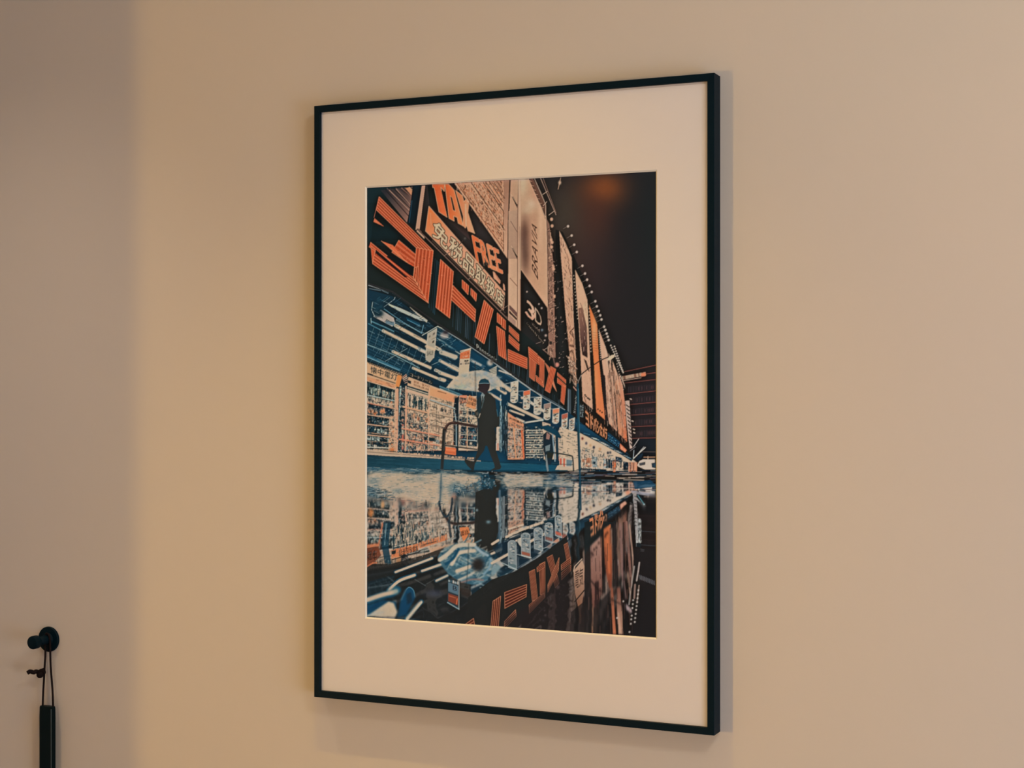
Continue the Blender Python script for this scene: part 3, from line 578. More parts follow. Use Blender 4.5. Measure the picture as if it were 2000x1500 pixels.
    line([(705, 600), (690, 1500)], 2.2, (226, 170, 140), .9); line([(1040, 640), (1028, 1500)], 2.0, (226, 176, 146), .9); line([(545, 620), (530, 1500)], 2.6, (216, 170, 140), .8)
    for k in range(9): line([(760+k*29, 680+k*8), (755+k*29, 850+k*8)], 1.6, [(20, 50, 60), (214, 190, 164), (30, 80, 96)][k % 3], .9)
    use(860, 680, 7.5)
    for y2 in (905, 1000, 1110, 1260, 1340, 1430): line([(290, y2), (545, y2+18)], 1.5, (196, 174, 152), .8)
    line([(402, 880), (402, 1480)], 2, (222, 176, 140), .9)
    fill([(430, 685), (545, 750), (520, 900), (375, 850)], (224, 150, 104), .8); text('特価', [(430, 710), (540, 755), (530, 800), (420, 755)], (110, 62, 44), grow=.2); text('LED電球', [(405, 765), (535, 810), (525, 860), (392, 815)], (100, 56, 40), grow=.3)
    use(980, 700, 7.5)
    for k in range(6): line([(360, 1058+k*70), (606, 1054+k*71)], 2.0, (206, 186, 162), .85)
    for k in range(6): line([(100, 1010+k*72), (300, 1050+k*68)], 1.4, (206, 170, 144), .7)
    line([(180, 1010), (215, 1470)], 2.6, (226, 160, 120)); line([(300, 1060), (330, 1460)], 3, (206, 104, 68)); text('大特価市', [(110, 850), (305, 935), (305, 970), (110, 890)], (96, 56, 44), grow=.3)
    # rods and wires under the arcade ceiling
    use(700, 500, 7.5)
    grit([(140, 600), (500, 640), (1170, 1040), (1500, 1250), (1500, 1700), (140, 1500)], 420, [(70, 110, 128), (20, 40, 50), (130, 146, 150), (16, 58, 80), (26, 34, 40)], 113, (3, 16), (.5, 1.1), [26, 28, 30, -35], .6)
    use(860, 680, 7.5)
    grit([(0, 0), (440, 150), (880, 330), (1040, 470), (1000, 560), (0, 560)], 120, [(20, 44, 58), (110, 140, 150), (30, 70, 90)], 114, (3, 12), (.5, 1.1), [28, 30], .6)
    # tone in the posters, the neon and the hoarding
    use()
    grit([(741, 383), (847, 490), (837, 591), (728, 514), (721, 481)], 260, [(140, 44, 30), (246, 176, 134), (120, 40, 30), (226, 120, 76)], 115, (1.2, 3), (.5, 1.0), [45, 41, 97], .6, .6)
    grit([(861, 507), (887, 531), (930, 605), (928, 628), (852, 600)], 160, [(140, 44, 30), (246, 176, 134)], 116, (1.2, 3), (.5, 1.0), [96, 47], .45, .6)
    grit([(889, 360), (984, 354), (984, 490), (916, 400)], 700, [(120, 74, 54), (214, 168, 138), (150, 96, 72), (226, 186, 156), (96, 62, 50), (206, 112, 72)], 117, (1.5, 7), (.5, 1.3), [54, 56, 90], .7)
    grit([(1093, 452), (1117, 506), (1127, 756), (1112, 742), (1101, 560)], 420, [(120, 82, 66), (226, 186, 158), (96, 66, 56), (176, 128, 104)], 118, (2, 9), (.5, 1.4), [70, 80, 60, 95], .7)
    grit([(1124, 528), (1148, 588), (1160, 830), (1139, 792), (1130, 620)], 180, [(150, 108, 90), (228, 190, 162), (170, 122, 100)], 119, (2, 9), (.5, 1.2), [80, 88], .5)
    grit([(1189, 690), (1214, 760), (1225, 866), (1180, 822)], 300, [(110, 72, 58), (226, 186, 160), (60, 44, 42), (212, 126, 84), (150, 104, 86)], 120, (3, 14), (.5, 1.3), [82, 84, 86], .7)
    grit([(885, 562), (1110, 770), (1110, 800), (885, 640)], 0, [(60, 84, 100)], 121)
    grit([(1069, 430), (1082, 520), (1086, 700), (1072, 700)], 240, [(212, 168, 142), (60, 48, 46), (150, 108, 90), (40, 38, 40)], 122, (1.5, 6), (.5, 1.3), [88, 20, -30], .8)
    grit([(1086, 500), (1100, 560), (1112, 740), (1086, 720)], 70, [(150, 120, 106), (70, 58, 58)], 123, (1, 4), (.6, 1.4), [88, -20], .7)
    # blue cast of the fluorescent arcade in its shadows
    use()
    r = _mask(P([(704, 560), (767, 578), (856, 642), (972, 718), (1060, 780), (1140, 834), (1232, 902), (1232, 912), (704, 890)])); (x0, y0, x1, y1), m = r
    Z = CV[y0:y1, x0:x1]; lz = Z.mean(2); _put(r[0], m*np.clip((.42-lz)/.25, 0, 1), rgb((14, 58, 84))*.55+Z*.55, .8)
    # local contrast of the print
    clarity(.40, 1.3, .25, 7)
    # street lamp arm and post
    use()
    line(curve([(1188, 699), (1176, 704), (1160, 714), (1145, 725), (1136, 733), (1130, 746)]), 1.7, (40, 34, 34)); line(curve([(1136, 733), (1131, 744), (1128, 756)]), 1.2, (150, 140, 132))
    fill([(1187, 701), (1194, 695), (1201, 694), (1201, 698), (1194, 704), (1188, 706)], (224, 198, 166))
    line([(1129, 752), (1130, 840), (1133, 918)], 4.6, (20, 62, 80)); line([(1130.5, 760), (1134, 915)], 1, (70, 116, 132), .9)
    # hanging flags
    use(980, 700, 7.5)
    def flag(x0, x1, y0, y1, top=None, seed=0, skew=-14):
        p = [(x0, y0-skew), (x1, y0+skew), (x1-8, y1-40)]+[((x0+x1)/2-4+(x1-x0)/2*math.cos(a)-4, y1-40+40*math.sin(a)) for a in np.linspace(0, math.pi, 9)]+[(x0-4, y1-40)]
        fill(p, (206, 190, 170)); r2 = random.Random(seed)
        for k in range(30):
            x = r2.uniform(x0+8, x1-30); y = r2.uniform(y0+16, y1-20); line([(x, y), (x+r2.uniform(8, 26), y-2)], r2.uniform(.9, 2), r2.choice([(50, 56, 60), (90, 96, 98), (150, 90, 70), (206, 190, 170), (60, 90, 110)]), .9)
        if top: fill([(x0, y0+8), (x1, y0-6), (x1-2, y0+56), (x0, y0+74)], top)
        line(p+[p[0]], .8, (190, 190, 184), .9)
    flag(140, 250, 340, 655, seed=1); flag(325, 425, 475, 755, (212, 108, 74), 2); flag(480, 592, 575, 830, seed=3); flag(625, 725, 665, 905, seed=4, top=(150, 120, 110)); flag(752, 850, 740, 960, (216, 132, 96), 5); flag(885, 972, 815, 1035, (176, 90, 72), 6); flag(995, 1075, 885, 1060, seed=7)
    fill([(280, 570), (330, 560), (320, 600), (295, 600)], (206, 180, 160)); fill([(240, 640), (310, 650), (300, 660)], (206, 180, 160))
    for a, b in (((60, 375), (250, 340)), ((250, 485), (325, 480)), ((425, 575), (590, 570)), ((725, 745), (850, 735))): line([a, b], 1, (196, 190, 180))
    use(700, 500, 7.5)
    fill([(1020, 1130), (1160, 1050), (1135, 1300), (1110, 1490), (1050, 1560), (990, 1520), (985, 1430)], (176, 166, 152)); line([(1020, 1130), (1000, 1480)], 1, (206, 190, 172)); line([(1155, 1055), (1112, 1490)], 1.2, (206, 190, 172))
    clutter([(1040, 1150), (1135, 1090), (1120, 1270), (1035, 1300)], 3, 4, 51, [(60, 60, 60), (190, 170, 150), (120, 110, 104), (206, 180, 156)]); text('SALE', [(1010, 1400), (1105, 1380), (1100, 1440), (1005, 1460)], (70, 74, 74))
    line([(1000, 1320), (1120, 1370)], 5.4, (222, 192, 164), .8)
    glow((1265, 1160), 9, 7, (150, 140, 140), 1, 4); glow((1285, 1115), 6, 4, (40, 36, 44), .9, 3); line([(1210, 1160), (1320, 1195)], 1.4, (206, 196, 186))
    for k in range(16):
        a = 1140+k*24; b = 1190+k*17; line([(a, b), (a+100, b+55)], 2, rn.choice([(36, 84, 108), (120, 150, 160), (16, 56, 80), (176, 170, 160)]), .7)
    use(860, 680, 7.5)
    tube((20, 60), (230, 130), 8, (196, 178, 160)); tube((0, 180), (270, 330), 5, (208, 184, 162)); tube((0, 360), (230, 440), 6); tube((0, 450), (70, 470), 6); fill([(440, 130), (660, 260), (640, 300), (440, 190)], (50, 84, 106)); tube((460, 180), (600, 250), 4, (170, 166, 160))
    fill([(300, 60), (455, 5), (425, 350), (420, 420), (270, 420)], (204, 182, 158)); fill([(300, 70), (440, 25), (435, 150), (290, 160)], (206, 112, 74)); clutter([(300, 170), (430, 160), (425, 240), (290, 250)], 2, 4, 52, [(60, 60, 62), (190, 165, 145), (120, 110, 106)]); line([(300, 45), (455, 5)], 2, (206, 190, 172)); clutter([(305, 80), (425, 50), (420, 130), (300, 145)], 2, 3, 53, [(160, 70, 44), (226, 170, 140), (206, 112, 74)])
    glow((735, 215), 6, 6, (196, 180, 168), 1, 4); glow((760, 195), 4, 4, (60, 56, 58), .8); line([(835, 260), (1100, 440), (1330, 610), (1490, 700)], 1.3, (170, 166, 160)); line([(870, 330), (1040, 390)], 3, (190, 176, 164))
    fill([(720, 320), (835, 262), (830, 420), (760, 380)], (186, 176, 160)); [line([(740, 320+k*22), (825, 290+k*24)], 1, (90, 92, 92)) for k in range(4)]
    tube((820, 570), (960, 660), 6, (212, 184, 158)); tube((940, 560), (1030, 620), 7, (214, 186, 160)); fill([(730, 640), (880, 720), (880, 800), (730, 700)], (12, 58, 88)); tube((740, 670), (890, 760), 4.4, (206, 180, 158))
    # transparent umbrella
    can = curve([(90, 580), (200, 450), (330, 370), (500, 332), (650, 332), (800, 392), (900, 480), (985, 570)], 6)
    fill(list(can)+[(830, 575), (740, 625), (640, 650), (520, 635), (300, 605)], (216, 190, 166), .94)
    use(860, 680, 7.5)
    for x, y, rx, ry, c in ((300, 560, 12, 4, (130, 170, 160)), (360, 400, 8, 4, (150, 165, 165)), (560, 385, 10, 4, (130, 150, 160)), (670, 370, 6, 5, (120, 150, 170)), (760, 470, 8, 8, (150, 160, 170)), (790, 540, 8, 3, (120, 140, 150)), (450, 580, 14, 3, (200, 190, 176)), (240, 540, 8, 4, (200, 180, 160)), (820, 430, 8, 3, (170, 170, 170))): glow((x, y), rx, ry, c, .8)
    line([(90, 585), (300, 612), (520, 640)], 1.3, (50, 90, 112)); line([(800, 395), (985, 575)], 1, (190, 180, 170)); line([(518, 210), (520, 640)], 1.3, (52, 44, 46), .9); line([(535, 430), (540, 880)], 1.2, (120, 124, 124), .8); line([(580, 360), (520, 335)], 1, (140, 140, 140))
    fill([(880, 570), (960, 590), (960, 650), (880, 610)], (14, 58, 88), .7)
    grit(list(can)+[(830, 575), (740, 625), (640, 650), (520, 635), (300, 605)], 260, [(150, 168, 174), (226, 200, 176), (110, 140, 156), (200, 184, 166), (90, 120, 136)], 133, (2, 12), (.5, 1.6), [20, 30, -30, 80], .5)
    for x2 in (200, 330, 420, 640, 760, 870): line([(520, 335), (x2, 610 if x2 < 600 else 600)], .7, (150, 156, 158), .5)
    blur(list(can)+[(830, 575), (740, 625), (640, 650), (520, 635), (300, 605)], .7, .7, 1)
    # street furniture and kerb
    use(700, 840, 6.25)
    fill([(0, 225), (400, 262), (1500, 370), (1500, 400), (0, 290)], (196, 168, 146)); line([(0, 255), (1500, 372)], 1, (70, 60, 60), .7); clutter([(500, 255), (1480, 330), (1480, 365), (500, 300)], 1, 26, 61, [(206, 170, 142), (170, 140, 122), (226, 186, 156), (120, 110, 104)])
    fill([(1062, 205), (1200, 222), (1195, 310), (1060, 290)], (222, 116, 76)); line([(1075, 235), (1185, 250)], 1.2, (236, 160, 120)); line([(1075, 265), (1185, 280)], 1.2, (180, 84, 56))
    glow((410, 235), 5, 4, (212, 110, 60), .9)
    use()
    grad([(704, 888), (830, 894), (980, 904), (1108, 910), (1110, 921), (704, 913)], (704, 0), (18, 56, 72), (1100, 0), (14, 72, 96), mid=(30, 78, 98))
    for k in range(90): x = rn.uniform(716, 1090); y = 892+(x-716)*.04+rn.uniform(0, 18); line([(x, y), (x+rn.uniform(8, 30), y+1.2)], .6, rn.choice([(40, 92, 112), (14, 46, 60), (60, 106, 120)]), .5)
    fill([(1090, 908), (1110, 912), (1120, 919), (1085, 918)], (200, 176, 154))
    # second pedestrian under a dark umbrella
    use(880, 840, 6.25)
    fill([(1135, 60), (1180, 20), (1240, 60), (1280, 150), (1260, 300), (1240, 370), (1230, 420), (1180, 420), (1140, 250)], (26, 44, 58)); fill([(1180, 30), (1220, 60), (1210, 120), (1170, 110)], (150, 110, 100)); fill([(1160, 200), (1222, 175), (1214, 250), (1166, 265)], (110, 124, 128)); fill([(1168, 300), (1178, 300), (1204, 500), (1186, 515), (1168, 430)], (120, 128, 130)); fill([(1190, 260), (1260, 270), (1250, 340), (1180, 340)], (40, 44, 40)); line([(1250, 60), (1280, 380)], 2.6, (130, 150, 160)); line([(1300, 60), (1310, 420)], 5, (16, 54, 76))
    fill([(1090, -40), (1200, -60), (1320, 20), (1360, 90), (1340, 105), (1250, 50), (1150, 0)], (14, 62, 84))
    line([(1180, 262), (1400, 300), (1470, 318)], 1.8, (24, 48, 58)); line([(1250, 405), (1500, 425)], 1, (40, 70, 80)); fill([(1330, 330), (1490, 345), (1490, 470), (1330, 430)], (206, 186, 166)); fill([(1340, 345), (1360, 347), (1358, 430), (1340, 425)], (206, 80, 60)); fill([(1380, 345), (1402, 350), (1400, 450), (1380, 440)], (206, 90, 66)); fill([(1420, 360), (1490, 370), (1480, 440), (1420, 440)], (110, 130, 140))
    use(1080, 840, 6.82)
    line(curve([(0, 300), (150, 325), (245, 345), (268, 380), (280, 560)]), 2.2, (26, 44, 50)); line([(80, 455), (270, 462)], .9, (40, 60, 66))
    # big railing
    use(860, 680, 7.5)
    line(curve([(60, 1500), (62, 1300), (80, 1180), (130, 1110), (210, 1092), (330, 1110), (540, 1150)]), 5.0, (62, 44, 44)); line(curve([(50, 1500), (54, 1300), (72, 1180), (128, 1098), (210, 1082)]), 1.2, (120, 84, 74), .8)
    use(700, 840, 6.25)
    line([(1050, 0), (1038, 250), (1018, 545)], 6.0, (44, 46, 48)); line([(1062, 10), (1050, 250)], 1, (96, 100, 100), .7); line([(1070, 188), (1450, 236)], 2.2, (40, 44, 48))
    # walking man
    use(860, 680, 7.5)
    MAN = (43, 45, 45)
    fill([(600, 690), (640, 640), (650, 600), (700, 600), (700, 650), (760, 690), (810, 740), (830, 880), (850, 990), (876, 1010), (872, 1120), (835, 1160), (800, 1165), (815, 1260), (832, 1340), (795, 1400), (560, 1390), (556, 1200), (570, 1030), (530, 1010), (512, 970), (520, 920), (548, 905), (540, 770)], MAN)
    fill([(540, 770), (600, 695), (600, 900), (570, 1030), (560, 1390), (548, 1390), (560, 1040)], (24, 50, 62), .8)
    fill([(572, 515), (600, 462), (660, 445), (715, 475), (735, 530), (725, 590), (695, 640), (660, 680), (620, 650), (575, 640), (572, 625), (556, 605), (572, 575), (566, 545)], (50, 42, 48))
    fill([(570, 505), (600, 460), (660, 445), (712, 472), (730, 515), (650, 512), (590, 520)], (24, 66, 84)); line([(575, 520), (650, 514), (722, 518)], 1.2, (120, 150, 160))
    fill([(600, 690), (625, 650), (660, 690), (640, 740), (620, 800), (610, 760)], (130, 140, 142)); fill([(618, 700), (634, 705), (630, 790), (618, 780)], (36, 40, 44)); line([(650, 740), (610, 880)], 1, (90, 120, 130), .8); line([(570, 630), (620, 655)], 1, (150, 140, 136), .7)
    glow((545, 960), 3, 4, (90, 84, 76), .9, 3); line([(590, 960), (570, 1020)], 1.6, (190, 170, 150)); line([(835, 900), (850, 1000)], 1.4, (60, 110, 130), .7)
    use(880, 840, 6.25)
    fill([(350, 120), (545, 120), (535, 180), (470, 200), (432, 190), (415, 250), (330, 360), (300, 420), (290, 490), (230, 505), (265, 485), (215, 440), (180, 390), (176, 350), (240, 372), (290, 385), (330, 270)], MAN)
    fill([(440, 150), (545, 150), (560, 250), (600, 370), (625, 450), (610, 478), (500, 496), (498, 486), (545, 460), (540, 420), (490, 300)], MAN)
    fill([(240, 495), (300, 500), (280, 515), (235, 512)], (30, 50, 58))
    # ---------------- wet ground: mirror image of everything above, then its own marks
    use()
    src = CV.copy()
    ys = np.arange(CH)/SS+AY0; xs = np.arange(CW)/SS+AX0
    axis = np.interp(xs, [716, 800, 920, 1000, 1100, 1290], [910, 919, 926, 926, 930, 932])
    gy = np.clip(2*axis[None, :]-ys[:, None], AY0, AY1-1)
    wob = 1.4*np.sin(ys[:, None]*.21+xs[None, :]*.013)+.8*np.sin(ys[:, None]*.47+1.3)
    gx = np.clip(xs[None, :]+wob*np.clip((ys[:, None]-940)/120, .2, 1), AX0, AX1-1)
    iy = np.clip(((gy-AY0)*SS).astype(int), 0, CH-1); ix = np.clip(((gx-AX0)*SS).astype(int), 0, CW-1)
    refl = blur_arr(src[iy, ix], .8*SS, 1.0*SS)
    lum = refl.mean(2, keepdims=True); refl = np.clip(.30*lum+.70*refl, 0, 1); refl = refl*np.where(lum > .45, .97, .88)
    k = np.clip((ys-915-(xs[None, :].mean()-1000)*0)/5, 0, 1)[:, None, None]*np.ones((1, CW, 1))
    edge = np.interp(xs, [704, 860, 1000, 1120, 1240, 1292], [911, 916, 921, 919, 922, 922])
    k = np.clip((ys[:, None]-edge[None, :])/2.0, 0, 1)[..., None].astype(np.float32)
    CV[:] = CV*(1-k)+refl*k
    # bright wet pavement
    use(700, 840, 6.25)
    fill([(100, 435), (1600, 520), (1600, 560), (100, 500)], (24, 66, 86), .8)
    for k in range(26): x = rn.uniform(100, 1500); y = 440+x*.05+rn.uniform(0, 40); line([(x, y), (x+rn.uniform(60, 260), y+8)], rn.uniform(.7, 1.8), rn.choice([(20, 60, 78), (150, 150, 148), (60, 100, 116), (190, 172, 156)]), .8)
    pool = curve([(110, 540), (330, 480), (420, 500), (700, 545), (1000, 530), (1300, 540), (1500, 570), (1440, 650), (1250, 690), (1160, 760), (1110, 900), (1040, 960), (990, 880), (900, 1000), (880, 870), (760, 880), (560, 830), (420, 810), (330, 830), (270, 800), (120, 680), (110, 600)], 5)
    fill(pool, (206, 180, 156), .95)
    for k in range(130):
        x = rn.uniform(110, 1480); y = rn.uniform(510, 800); line([(x, y), (x+rn.uniform(20, 130), y+rn.uniform(-3, 6))], rn.uniform(.7, 2.4), rn.choice([(216, 190, 166), (190, 172, 156), (130, 146, 152), (206, 182, 160), (216, 190, 164), (90, 120, 136)]), .55)
    for x, y, rx, ry in ((180, 610, 14, 5), (160, 740, 16, 12), (470, 740, 10, 4), (700, 600, 24, 2.5), (560, 490, 40, 3), (1010, 700, 4, 26), (1150, 720, 10, 14), (1230, 700, 14, 8), (150, 480, 30, 5)): glow((x, y), rx, ry, (64, 104, 124), .75)
    blur([(60, 480), (1520, 520), (1520, 900), (900, 1000), (60, 900)], 2.2, 2.4, 4)
    grit([(100, 490), (330, 470), (700, 530), (1500, 550), (1450, 660), (1180, 740), (1040, 930), (900, 900), (420, 830), (110, 700)], 1100, [(222, 196, 170), (206, 180, 158), (150, 156, 156), (96, 124, 138), (226, 200, 174), (60, 96, 114), (190, 172, 156)], 130, (1.5, 9), (.5, 1.2), [0, 2, 4, -3], .6)
    grit([(100, 440), (1500, 500), (1500, 545), (100, 520)], 260, [(20, 56, 72), (140, 150, 150), (60, 100, 116), (200, 180, 160), (30, 70, 88)], 131, (3, 14), (.5, 1.1), [1, 3], .7)
    line([(1015, 540), (1010, 700), (1000, 870)], 3.6, (60, 90, 108), .6); line(curve([(990, 870), (1005, 960), (1050, 1040), (1090, 1050), (1140, 960), (1150, 830)]), 3.4, (40, 60, 74), .85); line([(1150, 880), (1110, 1120), (1130, 1300)], 4.6, (44, 58, 68), .85)
    grit([(100, 690), (300, 720), (420, 800), (380, 860), (100, 800)], 200, [(24, 60, 82), (60, 96, 114), (150, 156, 156), (20, 44, 58)], 147, (2, 10), (.6, 1.6), [0, 4, -6], .7)
    grit([(1150, 640), (1500, 640), (1480, 780), (1190, 800)], 200, [(40, 84, 106), (110, 136, 148), (190, 176, 160), (24, 60, 82)], 148, (2, 7), (.6, 1.5), [0, 90, 40], .6)
    # left reflections: deep tone bands and an orange blob
    glow((150, 1010), 6, 9, (206, 124, 70), .9, 3); glow((295, 910), 4, 8, (206, 150, 104), .9, 3)
    fill([(110, 1380), (250, 1370), (290, 1420), (250, 1500), (110, 1510)], (120, 62, 44), .55)
    use(880, 840, 6.25)
    for k in range(120): x = rn.gauss(420, 70); y = rn.gauss(620, 45); glow((x, y), rn.uniform(.8, 2), rn.uniform(.8, 1.6), rn.choice([(20, 70, 96), (40, 100, 126), (160, 160, 160), (24, 40, 50), (90, 120, 136)]), .8, 3)
    fill([(690, 530), (1140, 570), (1130, 690), (920, 690), (700, 700), (640, 600)], (212, 184, 160), .85)
    for k in range(44): x = rn.uniform(640, 1500); y = rn.uniform(520, 690); line([(x, y), (x+rn.uniform(30, 160), y+rn.uniform(-2, 5))], rn.uniform(.6, 1.8), rn.choice([(216, 190, 164), (120, 130, 140), (196, 176, 158), (60, 90, 110)]), .6)
    glow((1260, 590), 12, 14, (20, 60, 84), .9, 3)
    grit([(520, 500), (1500, 540), (1500, 700), (1140, 720), (640, 740), (560, 640)], 620, [(222, 196, 170), (206, 180, 158), (110, 130, 140), (60, 92, 110), (190, 172, 156), (24, 62, 84)], 132, (2, 12), (.5, 1.2), [0, 2, 3], .65)
    blur([(560, 500), (1500, 540), (1500, 760), (560, 780)], 1.3, 1.0, 3)
    grit([(600, 520), (1500, 560), (1500, 690), (640, 720)], 300, [(222, 196, 170), (110, 130, 140), (60, 92, 110), (214, 188, 164)], 146, (2, 12), (.5, 1.0), [0, 2, 3], .6)
    fill([(310, 760), (400, 720), (500, 720), (540, 800), (545, 1000), (580, 1080), (570, 1180), (520, 1300), (510, 1440), (290, 1440), (300, 1100)], (38, 40, 40), .95)
    glow((465, 1120), 4, 3, (110, 140, 150), .9); glow((325, 975), 2.2, 2.4, (130, 150, 156), .9); 
    line([(605, 740), (600, 1420)], 4, (84, 108, 124), .7); line([(655, 820), (650, 1300)], 5, (130, 134, 136), .7)
    use()
    # right: rippled road
    for k in range(110):
        x = rn.uniform(1080, 1284); y = rn.uniform(919, 962); line([(x, y), (x+rn.uniform(8, 40), y+rn.uniform(-.6, 1))], rn.uniform(.6, 1.8), rn.choice([(206, 180, 158), (190, 170, 156), (20, 52, 74), (60, 90, 110), (214, 186, 160), (96, 76, 84)]), .7)
    fill([(1232, 958), (1284, 966), (1284, 972), (1236, 964)], (150, 146, 156), .8); fill([(1236, 940), (1270, 938), (1284, 950), (1240, 956)], (16, 62, 92), .8); glow((1226, 962), 5, 5, (226, 140, 104), .9)
    line([(1133, 920), (1135, 995)], 3.4, (20, 66, 88), .9)
    # dark body of the mirrored beam
    dk = [(704, 1120), (770, 1100), (870, 1110), (960, 1150), (1060, 1080), (1130, 1030), (1160, 1040), (1135, 1110), (1284, 1110), (1284, 1256), (704, 1256)]
    r = _mask(P([(704, 1090), (800, 1095), (900, 1150), (980, 1150), (1120, 1060), (1130, 1256), (704, 1256)])); m = blur_arr(r[1].astype(np.float32), 16, 16); _put(r[0], m, CV[r[0][1]:r[0][3], r[0][0]:r[0][2]]*.62+rgb((34, 34, 36))*.3, .9)
    use(700, 1020, 6.82)
    fill([(110, 560), (420, 560), (900, 430), (1240, 300), (1380, 420), (1500, 800), (1500, 1360), (760, 1290), (520, 1250), (480, 700), (110, 800)], (32, 34, 36), .82)
    for a, b, w in (((495, 665), (985, 480), 4.4), ((850, 650), (1110, 560), 4.6), ((1040, 780), (1190, 710), 4)):
        line([a, b], w+3.4, (18, 72, 96), .8); line([a, b], w, (214, 188, 164))
    line(curve([(395, 920), (450, 860), (560, 770), (750, 705)]), 8.6, (16, 82, 112), .9); line(curve([(400, 920), (450, 860), (560, 775), (750, 705)]), 5.2, (214, 186, 160))
    line(curve([(110, 1050), (300, 985), (440, 950), (520, 900)]), 14, (14, 74, 104), .9); line(curve([(110, 1040), (300, 975), (440, 940), (500, 920)]), 8, (214, 184, 158)); glow((500, 920), 6, 6, (120, 150, 150), .7)
    fill([(110, 1110), (330, 1040), (500, 1060), (520, 1240), (110, 1250)], (14, 66, 96)); grad([(110, 1255), (280, 1140), (400, 1060), (470, 1080), (515, 1200), (490, 1260)], (150, 1250), (190, 176, 158), (440, 1090), (216, 190, 162))
    line([(120, 1180), (260, 1090)], 5, (12, 60, 92)); line([(110, 1250), (330, 1200)], 4, (176, 176, 168), .6)
    fill(curve([(520, 1270), (560, 1050), (620, 920), (680, 870), (735, 910), (755, 1000), (700, 1120), (640, 1240)], 5), (16, 62, 92)); line(curve([(570, 1040), (630, 910), (680, 868), (735, 910), (755, 1000)]), 1.5, (84, 130, 150)); fill([(640, 960), (700, 930), (720, 1060), (650, 1100)], (24, 46, 62))
    line([(640, 1290), (840, 1060)], 9, (16, 84, 116), .8); line([(650, 1290), (835, 1065)], 6, (214, 192, 168)); line([(770, 1090), (830, 1050)], 1.2, (40, 50, 60))
    glow((1010, 950), 16, 7, (66, 70, 86), .7); line([(750, 760), (900, 850)], .9, (110, 116, 116), .7); line([(880, 840), (1020, 760)], .8, (90, 96, 96), .6)
    blur([(105, 880), (560, 840), (860, 1030), (720, 1300), (105, 1270)], 1.5, 1.5, 3)
    use(700, 1020, 6.82)
    fill([(110, 300), (270, 285), (275, 320), (110, 345)], (206, 122, 84), .9); fill([(110, 345), (260, 330), (300, 440), (180, 560), (110, 580)], (112, 58, 42), .9); text('懐中', [(115, 520), (240, 500), (240, 370), (115, 380)], (40, 34, 34), grow=.4); line([(110, 590), (190, 545), (240, 540)], 3, (196, 110, 76), .8)
    fill([(330, 0), (430, 0), (400, 330), (440, 560), (350, 540), (310, 330)], (18, 56, 76), .85); line([(370, 20), (350, 300)], 2, (120, 150, 160), .8); line([(320, 20), (270, 290)], 3, (190, 110, 80), .8)
    fill([(440, 370), (800, 280), (800, 370), (440, 490)], (206, 124, 84)); text('取扱品目電球', [(540, 455), (795, 385), (790, 310), (540, 365)], (70, 40, 32), grow=.3); fill([(445, 385), (500, 375), (495, 420), (445, 430)], (24, 44, 52)); fill([(450, 320), (780, 240), (780, 285), (450, 360)], (24, 60, 78), .9); line([(470, 330), (760, 262)], 2, (206, 190, 170))
    fill([(810, 270), (1180, 160), (1190, 235), (815, 350)], (210, 128, 88)); line([(870, 300), (1040, 255)], 1.6, (110, 62, 46)); grit([(810, 90), (1150, 40), (1180, 170), (810, 280)], 120, [(206, 184, 160), (190, 140, 112), (90, 116, 122), (60, 90, 100)], 143, (3, 10), (.6, 1.4), [85, 95], .8)
    grit([(450, 20), (780, 0), (790, 230), (450, 320)], 160, [(24, 60, 76), (210, 186, 160), (20, 40, 50), (206, 180, 154)], 144, (5, 16), (.8, 1.8), [88, 94], .85)
    line([(450, 500), (800, 400), (830, 380)], 1.6, (40, 36, 38)); text('コードリール', [(520, 525), (800, 440), (795, 410), (520, 485)], (150, 112, 92), grow=.1)
    fill([(1345, 70), (1470, 60), (1500, 180), (1400, 250)], (214, 126, 80)); text('電球', [(1370, 185), (1480, 165), (1470, 95), (1365, 115)], (70, 40, 32), grow=.3)
    # mirrored umbrella and its flag
    use(880, 1020, 6.82)
    um = curve([(-170, 470), (-100, 360), (60, 290), (250, 270), (400, 340), (520, 440), (560, 560), (540, 700), (460, 790), (330, 830), (200, 810), (80, 760), (-20, 690), (-100, 600)], 5)
    fill(um, (64, 106, 124), .86); grit(um, 240, [(30, 84, 108), (150, 168, 172), (206, 190, 170), (20, 66, 92), (110, 140, 150)], 145, (5, 22), (1, 3.4), [-20, -28, -60, 30], .6)
    line(curve([(-140, 500), (-30, 420), (80, 320), (200, 300), (320, 300)]), 8, (206, 190, 170)); line(curve([(20, 560), (90, 430), (200, 390), (320, 380)]), 7, (210, 190, 168)); line([(90, 650), (260, 590)], 7, (214, 190, 166)); line(curve([(110, 770), (220, 720), (320, 670)]), 4, (190, 180, 166)); line(curve([(-60, 560), (40, 480), (110, 360)]), 5, (20, 76, 106)); line(curve([(340, 330), (420, 400), (500, 440)]), 5, (150, 166, 172)); line(curve([(450, 690), (520, 600), (540, 480)]), 4, (120, 150, 164)); line(curve([(150, 800), (300, 760), (440, 770)]), 3, (140, 110, 104))
    glow((370, 565), 13, 14, (44, 40, 40), 1, 4); line([(245, 280), (235, 600), (215, 840)], 1.1, (30, 50, 60)); fill([(550, 600), (640, 560), (680, 600), (560, 720)], (110, 140, 150), .8); line([(600, 790), (760, 690)], 3.4, (150, 166, 170), .8); line([(540, 830), (550, 880), (490, 830)], 1.2, (150, 160, 160))
    blur([(-190, 260), (690, 260), (690, 850), (-190, 850)], .9, .9, 2)
    line([(550, 420), (680, 365)], 4, (214, 188, 164)); line([(555, 545), (770, 430)], 5, (214, 188, 164))
    for p in ([(390, 860), (480, 870), (470, 900), (400, 900)], [(430, 900), (450, 900), (450, 950), (440, 950)]): fill(p, (120, 130, 130), .8)
